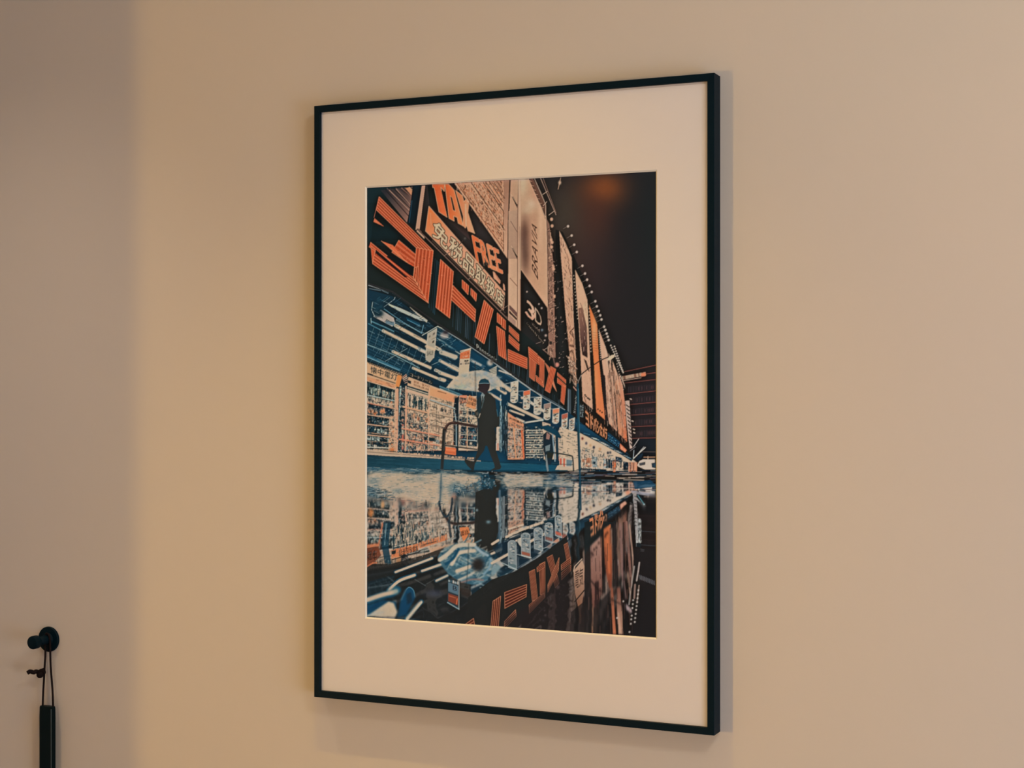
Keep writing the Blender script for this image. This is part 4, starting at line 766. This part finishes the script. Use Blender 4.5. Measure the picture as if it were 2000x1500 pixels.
    use(700, 1020, 6.82)
    fill([(1195, 740), (1345, 790), (1340, 1165), (1190, 1075)], (40, 56, 66)); fill([(1200, 800), (1335, 850), (1335, 970), (1200, 920)], (84, 108, 122)); text('B', [(1260, 840), (1320, 860), (1315, 920), (1260, 900)], (40, 40, 50), grow=.3); fill([(1200, 945), (1335, 990), (1335, 1110), (1200, 1050)], (120, 58, 44)); line([(1210, 980), (1300, 1010)], 1, (206, 120, 84)); line([(1320, 1020), (1310, 1090)], 2, (216, 110, 70)); line([(1190, 1070), (1345, 1160)], 2, (140, 160, 166)); line([(1345, 790), (1342, 1160)], 1.2, (176, 180, 176)); clutter([(1200, 740), (1340, 780), (1335, 840), (1200, 800)], 1, 6, 71, [(150, 160, 160), (60, 90, 104), (190, 180, 170)])
    # mirrored flags and tubes
    use(880, 1020, 6.82)
    fill([(560, 340), (760, 230), (1290, 0), (1500, 0), (1500, 160), (1080, 480), (880, 640), (700, 560)], (22, 44, 60), .75)
    for a, b, w in (((750, 195), (950, 100), 5), ((950, 100), (1230, 0), 5), ((780, 90), (970, 35), 3.4), ((560, 290), (640, 240), 5), ((555, 545), (770, 425), 5), ((1060, 260), (1140, 215), 5), ((1210, 180), (1280, 140), 5), ((880, 245), (960, 210), 4)): line([a, b], w, (210, 184, 160))
    def mflag(x0, x1, y0, y1, bot, seed):
        p = [((x0+x1)/2-(x1-x0)/2*math.cos(a), y0+45-45*math.sin(a)) for a in np.linspace(0, math.pi, 9)]+[(x1+4, y1+24), (x0+6, y1-10)]
        fill(p, (132, 140, 142)); r2 = random.Random(seed)
        for k in range(34): x = r2.uniform(x0+12, x1-30); y = r2.uniform(y0+30, y1-20); line([(x, y), (x+r2.uniform(8, 26), y+5)], r2.uniform(1, 2.2), r2.choice([(60, 90, 110), (206, 190, 172), (44, 56, 64), (110, 130, 140), (190, 180, 170)]), .9)
        if bot: fill([(x0+8, y1-70), (x1, y1-40), (x1, y1), (x0+8, y1-28)], bot)
        line(p+[p[0]], .9, (196, 200, 196), .9)
    mflag(770, 880, 240, 610, (90, 110, 116), 1); mflag(945, 1065, 140, 455, (150, 84, 66), 2); mflag(1115, 1230, 70, 360, None, 3); mflag(1260, 1365, 5, 255, (130, 84, 76), 4); mflag(1395, 1480, -90, 185, (186, 96, 76), 5)
    fill([(885, 240), (945, 215), (950, 330), (920, 300)], (196, 184, 168)); line([(890, 425), (1080, 470)], 1.3, (190, 190, 184)); line([(690, 540), (890, 630)], 1.6, (176, 186, 188)); line([(1230, 350), (1290, 330)], 1.2, (176, 180, 176))
    line([(900, 600), (1200, 420), (1500, 220)], 1.4, (96, 106, 112), .7)
    # mirrored neon
    fill([(560, 760), (900, 640), (1200, 450), (1560, 170), (1560, 420), (1500, 760), (1150, 1160), (900, 1400), (200, 1360), (240, 1000)], (33, 35, 36), .97)
    R2 = (86, 38, 32); G2 = (58, 32, 30); T2 = (238, 152, 108)
    def mn(q, n, w=1.0): neon(q, n, R2, T2, G2, True, w)
    mn([(725, 935), (1018, 828), (1012, 990), (728, 1145)], 5); mn([(725, 1320), (870, 1165), (880, 1250), (720, 1420)], 3)
    mn([(570, 1050), (540, 1400), (640, 1400), (672, 985)], 4); mn([(200, 1360), (310, 1280), (325, 1365), (230, 1400)], 2)
    mn([(1052, 660), (1095, 1050), (1165, 1020), (1125, 625)], 5, .8); mn([(1190, 560), (1200, 960), (1262, 990), (1262, 525)], 4, .8); mn([(1155, 600), (1262, 525), (1262, 590), (1160, 660)], 3, .8); mn([(1050, 1100), (1250, 940), (1262, 1000), (1055, 1210)], 5, .8)
    mn([(1290, 470), (1400, 870), (1450, 810), (1360, 432)], 4, .8); mn([(1450, 470), (1300, 830), (1300, 930), (1440, 640)], 4, .8)
    use(1070, 1020, 6.52)
    mn([(210, 285), (245, 480), (292, 470), (255, 258)], 3, .8); mn([(175, 540), (290, 450), (296, 520), (178, 610)], 3, .8); mn([(178, 640), (298, 540), (298, 610), (180, 730)], 3, .8)
    # mirrored facades, right
    use()
    r = _mask(P([(1118, 1052), (1150, 1030), (1284, 960), (1284, 1256), (1118, 1256)])); m = blur_arr(r[1].astype(np.float32), 6, 6)
    B = blur_arr(CV[r[0][1]:r[0][3], r[0][0]:r[0][2]].copy(), .8*SS, 5*SS); _put(r[0], m, B*.55+rgb((40, 30, 30))*.25, .85)
    use(1070, 1020, 6.52)
    fill([(470, 0), (545, -30), (830, 0), (560, 300), (470, 420)], (24, 34, 38), .9); fill([(545, 185), (870, -30), (870, 30), (680, 190), (545, 290)], (28, 34, 36))
    q = [(535, 0), (700, 0), (690, 60), (560, 195)]
    text('ヨドバシ', [(530, -90), (720, -170), (700, 60), (555, 190)], (210, 130, 88), grow=.8)
    def vs(pts, c0, c1): ys2 = [p[1] for p in pts]; grad(pts, (0, min(ys2)), c0, (0, max(ys2)), c1)
    vs([(545, 300), (670, 180), (690, 560), (695, 860), (640, 1060), (575, 1090), (550, 760)], (170, 130, 116), (104, 64, 54)); fill([(600, 760), (650, 740), (660, 1040), (600, 1060)], (52, 36, 36))
    for x, y in ((560, 390), (590, 345), (620, 320), (650, 260), (575, 410)): glow((x, y), 2.6, 2.6, (50, 36, 36), .9, 3)
    vs([(710, 90), (800, 20), (820, 500), (815, 830), (780, 840), (730, 560)], (196, 108, 66), (120, 60, 44)); line([(760, 220), (785, 640)], 4, (206, 110, 66), .7)
    for x, y in ((740, 150), (760, 130), (730, 180)): glow((x, y), 2.2, 2.6, (60, 36, 30), .9, 3)
    line([(850, 20), (845, 440)], 3, (120, 110, 116), .8); line([(895, 480), (890, 600)], 3, (150, 126, 120), .8); line([(925, 20), (950, 640), (990, 960)], 4.4, (130, 96, 90), .85); line([(1000, 0), (1040, 500), (1060, 800)], 5, (140, 98, 86), .9); line([(1040, 30), (1080, 420), (1090, 640)], 3, (186, 146, 124), .8); line([(970, 0), (985, 420)], 2.4, (96, 56, 50), .8); line([(1020, 640), (1050, 900)], 3, (176, 136, 110), .8)
    vs([(330, 620), (440, 480), (470, 560), (460, 900), (420, 1130), (400, 1130), (350, 900)], (196, 158, 132), (120, 80, 62)); 
    text('電気', [(350, 620), (455, 560), (455, 800), (350, 850)], (66, 50, 46), grow=.4); line([(345, 1010), (470, 860)], 2, (40, 34, 34)); line([(332, 620), (345, 560), (438, 465)], 2, (196, 166, 142))
    line([(395, 990), (415, 1180), (410, 1280)], 4, (130, 84, 60), .7); line([(575, 1060), (580, 1330)], 2, (120, 88, 72), .7); line([(700, 880), (700, 1340)], 1.6, (90, 66, 56), .6); line([(90, 900), (85, 1340)], 2.6, (84, 66, 62), .5); line([(480, 900), (480, 1340)], 1.6, (60, 56, 58), .6)
    vs([(800, 840), (830, 820), (870, 1420), (830, 1420)], (130, 76, 58), (190, 108, 74)); vs([(875, 830), (920, 820), (950, 1150), (955, 1420), (900, 1420), (880, 1150)], (116, 72, 60), (190, 146, 120)); line([(900, 1150), (920, 1400)], 3, (206, 160, 134), .7)
    line([(555, 745), (640, 850), (700, 880)], 2.2, (30, 24, 26)); line([(770, 955), (870, 1010), (960, 1050)], 2, (34, 26, 26)); fill(curve([(965, 1050), (1000, 1040), (1060, 1100), (1080, 1145), (1040, 1140), (985, 1090)], 4), (170, 146, 144))
    for k in range(44): y = 60+k*24; x = 1120+ (6 if k < 14 else 6+ (0))*0 + (25 if y < 330 else 0); 
    fill([(1105, 0), (1160, 10), (1185, 320), (1125, 310)], (24, 34, 40)); text('JaLSE', [(1105, 20), (1185, 30), (1180, 320), (1125, 310)], (176, 176, 176), grow=.3); line([(1180, 340), (1225, 350)], 1.6, (180, 180, 180)); line([(1185, 362), (1220, 366)], 1.6, (180, 180, 180))
    for pts2, al in (([(470, 420), (545, 300), (562, 1430), (470, 1430)], .85), ([(690, 180), (712, 90), (738, 900), (695, 900)], .85), ([(822, 20), (866, 0), (902, 800), (828, 830)], .85), ([(585, 1090), (800, 860), (825, 1430), (575, 1430)], .8), ([(958, 640), (990, 960), (1030, 1430), (960, 1430)], .8), ([(955, 0), (968, 0), (990, 620), (960, 620)], .8), ([(1095, 330), (1370, 330), (1370, 1470), (1060, 1470)], .8), ([(300, 1140), (470, 1000), (470, 1430), (280, 1430)], .7)):
        fill(pts2, (30, 28, 30), al)
    blur([(470, 60), (1090, 0), (1100, 1430), (470, 1430)], .6, 2.2, 2)
    line([(1165, 510), (1150, 620), (1130, 740)], 3, (190, 170, 160), .85); line([(1110, 790), (1100, 960)], 3.6, (160, 126, 112), .8); line([(1160, 800), (1135, 1020)], 2.4, (176, 146, 130), .7); line([(1100, 560), (1060, 820), (1035, 1040)], 3, (170, 160, 150), .7)
    for x, y in ((1080, 1035), (1128, 1060), (1122, 1108), (1116, 1160), (1110, 1212), (1105, 1262), (1075, 1085), (1066, 1182), (1060, 1228), (1055, 1285), (1038, 1388), (960, 1000), (880, 1212), (1085, 985), (1135, 1010), (1140, 960), (1145, 910), (1150, 860)): glow((x, y), 1.8, 2, (222, 204, 188), .95, 3)
    for k in range(10): line([(1170+k*20, 670+k*8), (1176+k*20, 720+k*8)], 1.8, (140, 140, 144), .5)
    for y in (110, 285): line([(1180, y), (1370, y+14)], 1.2, (60, 66, 70), .8)
    use(1080, 840, 6.82)
    fill([(1065, 835), (1110, 830), (1125, 1150), (1140, 1500), (1105, 1500), (1085, 1100)], (150, 140, 136)); text('LASER', [(1085, 1150), (1180, 1180), (1180, 1500), (1110, 1500)], (190, 190, 186), grow=.3); line([(1130, 870), (1210, 985)], 1.6, (84, 140, 150)); glow((1212, 988), 1.6, 1.6, (170, 190, 190), .9)
    for k in range(9): line([(1088, 880+k*48), (1112, 890+k*48)], 1.4, (40, 44, 48), .8)
    use()
    m2 = _mask(P([(985, 1210), (1040, 1180), (1115, 1100), (1120, 1256), (985, 1256)])); _put(m2[0], blur_arr(m2[1].astype(np.float32), 8, 8), rgb((38, 32, 34)), .72)
    grit([(1150, 1060), (1225, 985), (1240, 1250), (1150, 1250)], 150, [(36, 28, 30), (120, 78, 64), (60, 40, 38), (24, 28, 32)], 140, (8, 40), (.6, 1.8), [90, 88], .5)
    grit([(716, 960), (900, 985), (900, 1080), (716, 1100)], 420, [(24, 56, 72), (20, 36, 44), (60, 100, 116), (190, 172, 154)], 141, (2, 9), (.5, 1.3), [90, 86, -14], .65)
    grit([(985, 950), (1110, 955), (1080, 1050), (985, 1060)], 260, [(24, 56, 76), (20, 40, 54), (206, 184, 162), (110, 132, 142)], 142, (2, 8), (.5, 1.2), [0, -20, 90], .6)
    nz = np.random.RandomState(3).standard_normal(CV.shape[:2]).astype(np.float32)
    nz = blur_arr(nz, .5*SS, .5*SS)*1.0+blur_arr(nz, 2.5*SS, 2.5*SS)*3
    lumv = CV.mean(2); amp = .03*np.clip((lumv-.10)/.25, 0, 1)
    CV[:] = CV*(1+(nz*amp)[..., None])
    clarity(.25, 1.2, .15, 8)
    CV[:] = CV*(.965-.10*np.clip((CV.mean(2, keepdims=True)-.35)/.4, 0, 1))
    # overall softness of the sheet
    CV[:] = blur_arr(CV, .42*SS, .42*SS)
# ---------------------------------------------------------------- materials
def srgb(c):
    c = np.asarray(c, float)/255.0
    return np.where(c <= .04045, c/12.92, ((c+.055)/1.055)**2.4)
def mat(name, col, rough=.6, spec=.3, noise=None, bump=None, metal=0.0):
    m = bpy.data.materials.new(name); m.use_nodes = True; nt = m.node_tree; b = nt.nodes['Principled BSDF']
    b.inputs['Base Color'].default_value = (*col, 1); b.inputs['Roughness'].default_value = rough
    b.inputs['Specular IOR Level'].default_value = spec; b.inputs['Metallic'].default_value = metal
    tc = nt.nodes.new('ShaderNodeTexCoord')
    if noise:
        sc, amt = noise
        n = nt.nodes.new('ShaderNodeTexNoise'); n.inputs['Scale'].default_value = sc; n.inputs['Detail'].default_value = 5
        nt.links.new(tc.outputs['Object'], n.inputs['Vector'])
        r = nt.nodes.new('ShaderNodeMix'); r.data_type = 'RGBA'
        r.inputs['A'].default_value = (*[c*(1-amt) for c in col], 1); r.inputs['B'].default_value = (*[min(1, c*(1+amt)) for c in col], 1)
        nt.links.new(n.outputs['Fac'], r.inputs['Factor']); nt.links.new(r.outputs['Result'], b.inputs['Base Color'])
    if bump:
        sc, st, dist = bump
        n2 = nt.nodes.new('ShaderNodeTexNoise'); n2.inputs['Scale'].default_value = sc; n2.inputs['Detail'].default_value = 3
        nt.links.new(tc.outputs['Object'], n2.inputs['Vector'])
        bp = nt.nodes.new('ShaderNodeBump'); bp.inputs['Strength'].default_value = st; bp.inputs['Distance'].default_value = dist
        nt.links.new(n2.outputs['Fac'], bp.inputs['Height']); nt.links.new(bp.outputs['Normal'], b.inputs['Normal'])
    return m
M_WALL = mat('wall_paint', (.58, .548, .535), .85, .15, (1.3, .012), (260, .06, .0006))
M_CEIL = mat('ceiling_paint', (.7, .69, .67), .9, .1, (2, .01))
M_FLOOR = mat('floor_oak', (.32, .22, .14), .5, .3, (6, .15))
M_TRIM = mat('trim_paint', (.72, .71, .69), .5, .3, (3, .01))
M_FRAME = mat('black_frame_lacquer', (.0003, .0090, .0185), .50, .075, (40, .1), (600, .05, .0003))
M_MAT = mat('mat_board_paper', (.69, .680, .74), .95, .05, (30, .008), (900, .05, .0002))
M_CORE = mat('mat_board_core', (.80, .81, .83), .9, .05, (60, .01))
M_BACK = mat('backing_board', (.25, .2, .15), .9, .1, (10, .1))
M_HOOK = mat('black_hook_metal', (.0003, .0085, .0165), .5, .07, (60, .1))
M_CORD = mat('dark_cord', (.011, .0072, .0085), .8, .08, (300, .3))
M_TOOL = mat('black_tool_lacquer', (.0005, .0065, .0095), .45, .09, (30, .15))
M_EDGE = mat('grey_edge_seam', (.030, .050, .062), .45, .4, (80, .2))

# ---------------------------------------------------------------- mesh helpers
def obj(name, bm, material, parent=None, smooth=False, bevel=0):
    if bevel:
        bmesh.ops.bevel(bm, geom=[e for e in bm.edges], offset=bevel, segments=2, affect='EDGES', profile=.6)
    bmesh.ops.recalc_face_normals(bm, faces=bm.faces)
    me = bpy.data.meshes.new(name); bm.to_mesh(me); bm.free()
    if smooth:
        for p in me.polygons: p.use_smooth = True
    me.materials.append(material)
    o = bpy.data.objects.new(name, me); COL.objects.link(o)
    if parent: o.parent = parent
    return o
def box(bm, x0, x1, y0, y1, z0, z1):
    v = [bm.verts.new(p) for p in ((x0, y0, z0), (x1, y0, z0), (x1, y1, z0), (x0, y1, z0), (x0, y0, z1), (x1, y0, z1), (x1, y1, z1), (x0, y1, z1))]
    for f in ((0, 1, 2, 3), (4, 5, 6, 7), (0, 1, 5, 4), (1, 2, 6, 5), (2, 3, 7, 6), (3, 0, 4, 7)): bm.faces.new([v[i] for i in f])
def boxes(*bs):
    bm = bmesh.new()
    for b in bs: box(bm, *b)
    return bm
def lathe(prof, n=40, axis='-y'):                 # prof: (radius, distance along -y)
    bm = bmesh.new(); rings = []
    for r, d in prof:
        rings.append([bm.verts.new((r*math.cos(2*math.pi*i/n), -d, r*math.sin(2*math.pi*i/n))) for i in range(n)])
    for a, b in zip(rings, rings[1:]):
        for i in range(n): bm.faces.new((a[i], a[(i+1) % n], b[(i+1) % n], b[i]))
    bm.faces.new(rings[0]); bm.faces.new(rings[-1]); return bm
def tube(pts, rad, n=10):
    bm = bmesh.new(); pts = [Vector(p) for p in pts]; rings = []
    rads = rad if isinstance(rad, (list, tuple)) else [rad]*len(pts)
    up = Vector((0, 1, 0))
    for i, p in enumerate(pts):
        t = (pts[min(i+1, len(pts)-1)]-pts[max(i-1, 0)]).normalized()
        a = t.cross(up)
        if a.length < 1e-3: a = t.cross(Vector((1, 0, 0)))
        a.normalize(); b = t.cross(a).normalized()
        rings.append([bm.verts.new(p+rads[i]*(a*math.cos(2*math.pi*k/n)+b*math.sin(2*math.pi*k/n))) for k in range(n)])
    for A, B in zip(rings, rings[1:]):
        for k in range(n): bm.faces.new((A[k], A[(k+1) % n], B[(k+1) % n], B[k]))
    bm.faces.new(rings[0]); bm.faces.new(rings[-1]); return bm
def cat3(pts, n=8):
    p = np.asarray(pts, float); p = np.vstack([2*p[0]-p[1], p, 2*p[-1]-p[-2]]); o = []
    for i in range(1, len(p)-2):
        for t in np.linspace(0, 1, n, endpoint=False):
            o.append(.5*((2*p[i])+(p[i+1]-p[i-1])*t+(2*p[i-1]-5*p[i]+4*p[i+1]-p[i+2])*t*t+(3*p[i]-p[i-1]-3*p[i+1]+p[i+2])*t**3))
    o.append(p[-2]); return o
def struct(o, label=None):
    o['kind'] = 'structure'
    if label: o['label'] = label; o['category'] = o.name.split('_')[0].split('.')[0]
    return o
def empty(name, loc, label, cat, group=None):
    o = bpy.data.objects.new(name, None); COL.objects.link(o); o.location = loc; o.empty_display_size = .05
    o['label'] = label; o['category'] = cat
    if group: o['group'] = group
    return o

# ---------------------------------------------------------------- the room
X0, X1, Y0, ZC = -1.5, 3.2, -4.2, 2.95
DJ = -2.863                                       # near jamb of the added doorway, placed to cut the lamp's light on wall_back
struct(obj('wall_back', boxes((X0-2.2, X1+.12, 0, .12, 0, ZC)), M_WALL), 'plain beige painted wall carrying the picture and the hook')
struct(obj('floor', boxes((X0-2.2, X1+.12, Y0-.12, .12, -.1, 0)), M_FLOOR), 'oak floor of the room below the picture wall')
struct(obj('ceiling', boxes((X0-2.2, X1+.12, Y0-.12, .12, ZC, ZC+.1)), M_CEIL), 'white ceiling above the picture wall')
struct(obj('wall_left', boxes((X0-.12, X0, DJ, 0, 0, ZC), (X0-.12, X0, Y0, -3.85, 0, ZC), (X0-.12, X0, -3.85, DJ, 2.3, ZC)), M_WALL), 'unseen side wall with a doorway added to cut the warm lamp light')
struct(obj('wall_right', boxes((X1, X1+.12, -1.0, 0, 0, ZC), (X1, X1+.12, Y0, -2.5, 0, ZC), (X1, X1+.12, -2.5, -1.0, 0, .2), (X1, X1+.12, -2.5, -1.0, 2.1, ZC)), M_WALL), 'side wall with the tall window opening')
struct(obj('wall_front', boxes((X0-2.2, X1+.12, Y0-.12, Y0, 0, ZC)), M_WALL), 'wall facing the picture behind the viewer')

# ---------------------------------------------------------------- the framed print
W, H, D, RAIL = .7097, 1.01, .031, .0112
ZB, ZT = 1.0056, 2.0156
pic = empty('picture_frame', (0, 0, ZB), 'large thin black picture frame with a wide cream mat around a neon night street print', 'picture frame')
def rail(a, b, ia, ib):
    """one mitred rail between outer corners a, b and inner corners ia, ib (x, z); with a rebate behind the front lip"""
    bm = bmesh.new()
    def ring(o, i):
        # profile: outer back, outer front, inner front, inner lip back
        return [bm.verts.new(p) for p in ((o[0], 0.0, o[1]), (o[0], -D+.0006, o[1]), (o[0]+(i[0]-o[0])*.06, -D, o[1]+(i[1]-o[1])*.06), (i[0]-(i[0]-o[0])*.05, -D, i[1]-(i[1]-o[1])*.05), (i[0], -D+.0006, i[1]), (i[0], 0.0, i[1]))]
    r0, r1 = ring(a, ia), ring(b, ib)
    for k in range(6): bm.faces.new((r0[k], r0[(k+1) % 6], r1[(k+1) % 6], r1[k]))
    bm.faces.new(r0); bm.faces.new(r1[::-1])
    return obj('rail', bm, M_FRAME, pic)
oc = [(0, H), (W, H), (W, 0), (0, 0)]
ic = [(RAIL, H-RAIL), (W-RAIL, H-RAIL), (W-RAIL, RAIL), (RAIL, RAIL)]
e = .00012
for k in range(4):
    a, b, ia, ib = oc[k], oc[(k+1) % 4], ic[k], ic[(k+1) % 4]
    d = Vector((b[0]-a[0], b[1]-a[1])).normalized()*e       # hairline mitre gap
    sh = lambda p, s: (p[0]+d[0]*s, p[1]+d[1]*s)
    rail(sh(a, 1), sh(b, -1), sh(ia, 1), sh(ib, -1))
# window mat with bevelled opening
YM, YP = -.0245, -.0220
of = (.0963, .6156, 1.1447-ZB, 1.8740-ZB); ob = (.0988, .6131, 1.1472-ZB, 1.8715-ZB)
def ringmesh(out, inn, yo, yi):
    bm = bmesh.new()
    o = [bm.verts.new((x, yo, z)) for x, z in ((out[0], out[2]), (out[1], out[2]), (out[1], out[3]), (out[0], out[3]))]
    i = [bm.verts.new((x, yi, z)) for x, z in ((inn[0], inn[2]), (inn[1], inn[2]), (inn[1], inn[3]), (inn[0], inn[3]))]
    for k in range(4): bm.faces.new((o[k], o[(k+1) % 4], i[(k+1) % 4], i[k]))
    return bm, o, i
bm, o_, i_ = ringmesh((RAIL-.0004, W-RAIL+.0004, RAIL-.0004, H-RAIL+.0004), of, YM, YM)
ob2 = [bm.verts.new((v.co.x, YP, v.co.z)) for v in o_]; ib2 = [bm.verts.new((v.co.x, YP+.0001, v.co.z)) for v in i_]
for k in range(4):
    bm.faces.new((o_[k], o_[(k+1) % 4], ob2[(k+1) % 4], ob2[k])); bm.faces.new((i_[k], i_[(k+1) % 4], ib2[(k+1) % 4], ib2[k])); bm.faces.new((ob2[k], ob2[(k+1) % 4], ib2[(k+1) % 4], ib2[k]))
mb = obj('mat_board', bm, M_MAT, pic); mb['label'] = 'wide cream window mat'
bm, o_, i_ = ringmesh(of, ob, YM-.00005, YP-.00005)
o3 = [bm.verts.new((v.co.x, YP-.00004, v.co.z)) for v in o_]
for k in range(4): bm.faces.new((o_[k], o_[(k+1) % 4], o3[(k+1) % 4], o3[k])); bm.faces.new((o3[k], o3[(k+1) % 4], i_[(k+1) % 4], i_[k]))
bv = obj('bevel_edge', bm, M_CORE, mb); bv['label'] = 'pale bevelled edge of the mat opening'
obj('backing_board', boxes((RAIL-.0004, W-RAIL+.0004, -.0205, -.0015, RAIL-.0004, H-RAIL+.0004)), M_BACK, pic)

def make_print():
    paint_print()
    px = [(717.5, 366), (1281, 339.5), (1281, 1244), (716.5, 1205.5)]      # corners of the visible sheet in the drawing
    rect = [(ob[0], ob[3]), (ob[1], ob[3]), (ob[1], ob[2]), (ob[0], ob[2])]
    Hm = hom(rect, px); NX, NY = 540, 732
    m = .0020
    gx, gz = np.meshgrid(np.linspace(ob[0]-m, ob[1]+m, NX), np.linspace(ob[2]-m, ob[3]+m, NY))
    q = ap(Hm, np.c_[gx.ravel(), gz.ravel()])
    fx = np.clip((q[:, 0]-AX0)*SS-.5, 0, CW-1.001); fy = np.clip((q[:, 1]-AY0)*SS-.5, 0, CH-1.001)
    ix, iy = fx.astype(int), fy.astype(int); tx, ty = (fx-ix)[:, None], (fy-iy)[:, None]
    c = CV[iy, ix]*(1-tx)*(1-ty)+CV[iy, ix+1]*tx*(1-ty)+CV[iy+1, ix]*(1-tx)*ty+CV[iy+1, ix+1]*tx*ty
    lin = srgb(np.clip(c, 0, 1)*255.0)
    alb = np.clip(lin/np.array(INK_LIGHT), .004, .93)                     # ink reflectance under the room's warm light
    n = NX*NY; me = bpy.data.meshes.new('print'); me.vertices.add(n)
    me.vertices.foreach_set('co', np.c_[gx.ravel(), np.full(n, YP+.0003), gz.ravel()].astype(np.float32).ravel())
    k = (np.arange(NY-1)[:, None]*NX+np.arange(NX-1)[None, :]).ravel(); nf = len(k)
    me.loops.add(nf*4); me.loops.foreach_set('vertex_index', np.c_[k, k+1, k+1+NX, k+NX].astype(np.int32).ravel())
    me.polygons.add(nf); me.polygons.foreach_set('loop_start', (np.arange(nf)*4).astype(np.int32))
    me.update(calc_edges=True)
    at = me.color_attributes.new('ink', 'FLOAT_COLOR', 'POINT')
    at.data.foreach_set('color', np.c_[alb, np.ones(n)].astype(np.float32).ravel())
    mt = mat('printed_photo_paper', (.5, .5, .5), .6, .06); nt = mt.node_tree
    ca = nt.nodes.new('ShaderNodeVertexColor'); ca.layer_name = 'ink'
    nt.links.new(ca.outputs['Color'], nt.nodes['Principled BSDF'].inputs['Base Color'])
    me.materials.append(mt)
    o = bpy.data.objects.new('print', me); COL.objects.link(o); o.parent = pic
    o['label'] = 'night street print with orange neon shop signs, a walker under an umbrella and wet reflections'
INK_LIGHT = (.86, .62, .40)
make_print()

# ---------------------------------------------------------------- wall hook
hk = empty('wall_hook', (-.5987, 0, 1.0590), 'black round wall hook with a knobbed peg beside the framed print', 'hook')
obj('base_plate', lathe([(.0010, 0), (.0232, 0), (.0236, .0012), (.0236, .0042), (.0226, .0054), (.0010, .0056)], 48), M_HOOK, hk, False)
obj('peg', lathe([(.0130, .0050), (.0126, .0062), (.0090, .0085), (.0083, .0120), (.0083, .0330)], 36), M_HOOK, hk, True)
obj('knob', lathe([(.0085, .0325), (.0112, .0338), (.0122, .0355), (.0124, .0460), (.0118, .0478), (.0100, .0488), (.002, .0490)], 36), M_HOOK, hk, True)

# ---------------------------------------------------------------- tool hanging from the hook on a cord
tl = empty('hanging_tool', (-.5895, -.0155, .42), 'long narrow black handled tool hanging by a thin dark cord from the wall hook', 'tool')
def rel(p): return (p[0]+.5895, p[1]+.0155, p[2]-.42)
ztop = .9365
hb = bmesh.new()
secs = [(.42, .0130, .008), (.46, .0164, .0062), (ztop-.020, .0164, .0064), (ztop-.003, .0160, .0062), (ztop, .0154, .0056)]
rings = []
for z, hw, hd in secs:
    rings.append([hb.verts.new(rel((-.5895+x, -.0155+y, z))) for x, y in ((-hw, hd*.6), (-hw*.97, -hd*.8), (-hw*.84, -hd), (hw*.74, -hd), (hw*.92, -hd*.78), (hw, hd*.3), (hw*.7, hd), (-hw*.7, hd))])
for a, b in zip(rings, rings[1:]):
    for i in range(8): hb.faces.new((a[i], a[(i+1) % 8], b[(i+1) % 8], b[i]))
hb.faces.new(rings[0]); hb.faces.new(rings[-1])
obj('handle', hb, M_TOOL, tl)
obj('seam', tube([rel((-.5895+.0134, -.0216, .45)), rel((-.5895+.0134, -.0219, .7)), rel((-.5895+.0130, -.0216, ztop-.004))], .0011, 8), M_EDGE, tl)
# the loop: up from the handle, over the peg against the plate, and down again
yc = -.0105
loop = [(-.6025, -.0150, ztop-.006), (-.6018, -.0145, ztop+.020), (-.6000, -.0130, 1.002), (-.5990, -.0115, 1.030), (-.6000, yc, 1.050), (-.5985+.0, yc, 1.0688), (-.5935, yc, 1.0702), (-.5895, yc, 1.0620), (-.5885, yc, 1.045), (-.5860, -.0120, 1.010), (-.5800, -.0140, ztop+.030), (-.5775, -.0150, ztop-.006)]
cd_ = obj('cord', tube([rel(p) for p in cat3(loop, 6)], .0019, 10), M_CORD, tl, True)
kn = bmesh.new()
obj('knot', tube([rel(p) for p in cat3([(-.5995, -.0125, 1.001), (-.6060, -.0160, .9985), (-.6045, -.0200, .9935), (-.6085, -.0170, .9965), (-.6120, -.0220, 1.0005), (-.6150, -.0250, .9990), (-.6200, -.0290, 1.0010), (-.6240, -.0320, .9985)], 5)], [.0058]*4+[.0062]*10+[.0050]*4+[.0040]*18, 10), M_CORD, tl, True)
kn.free()
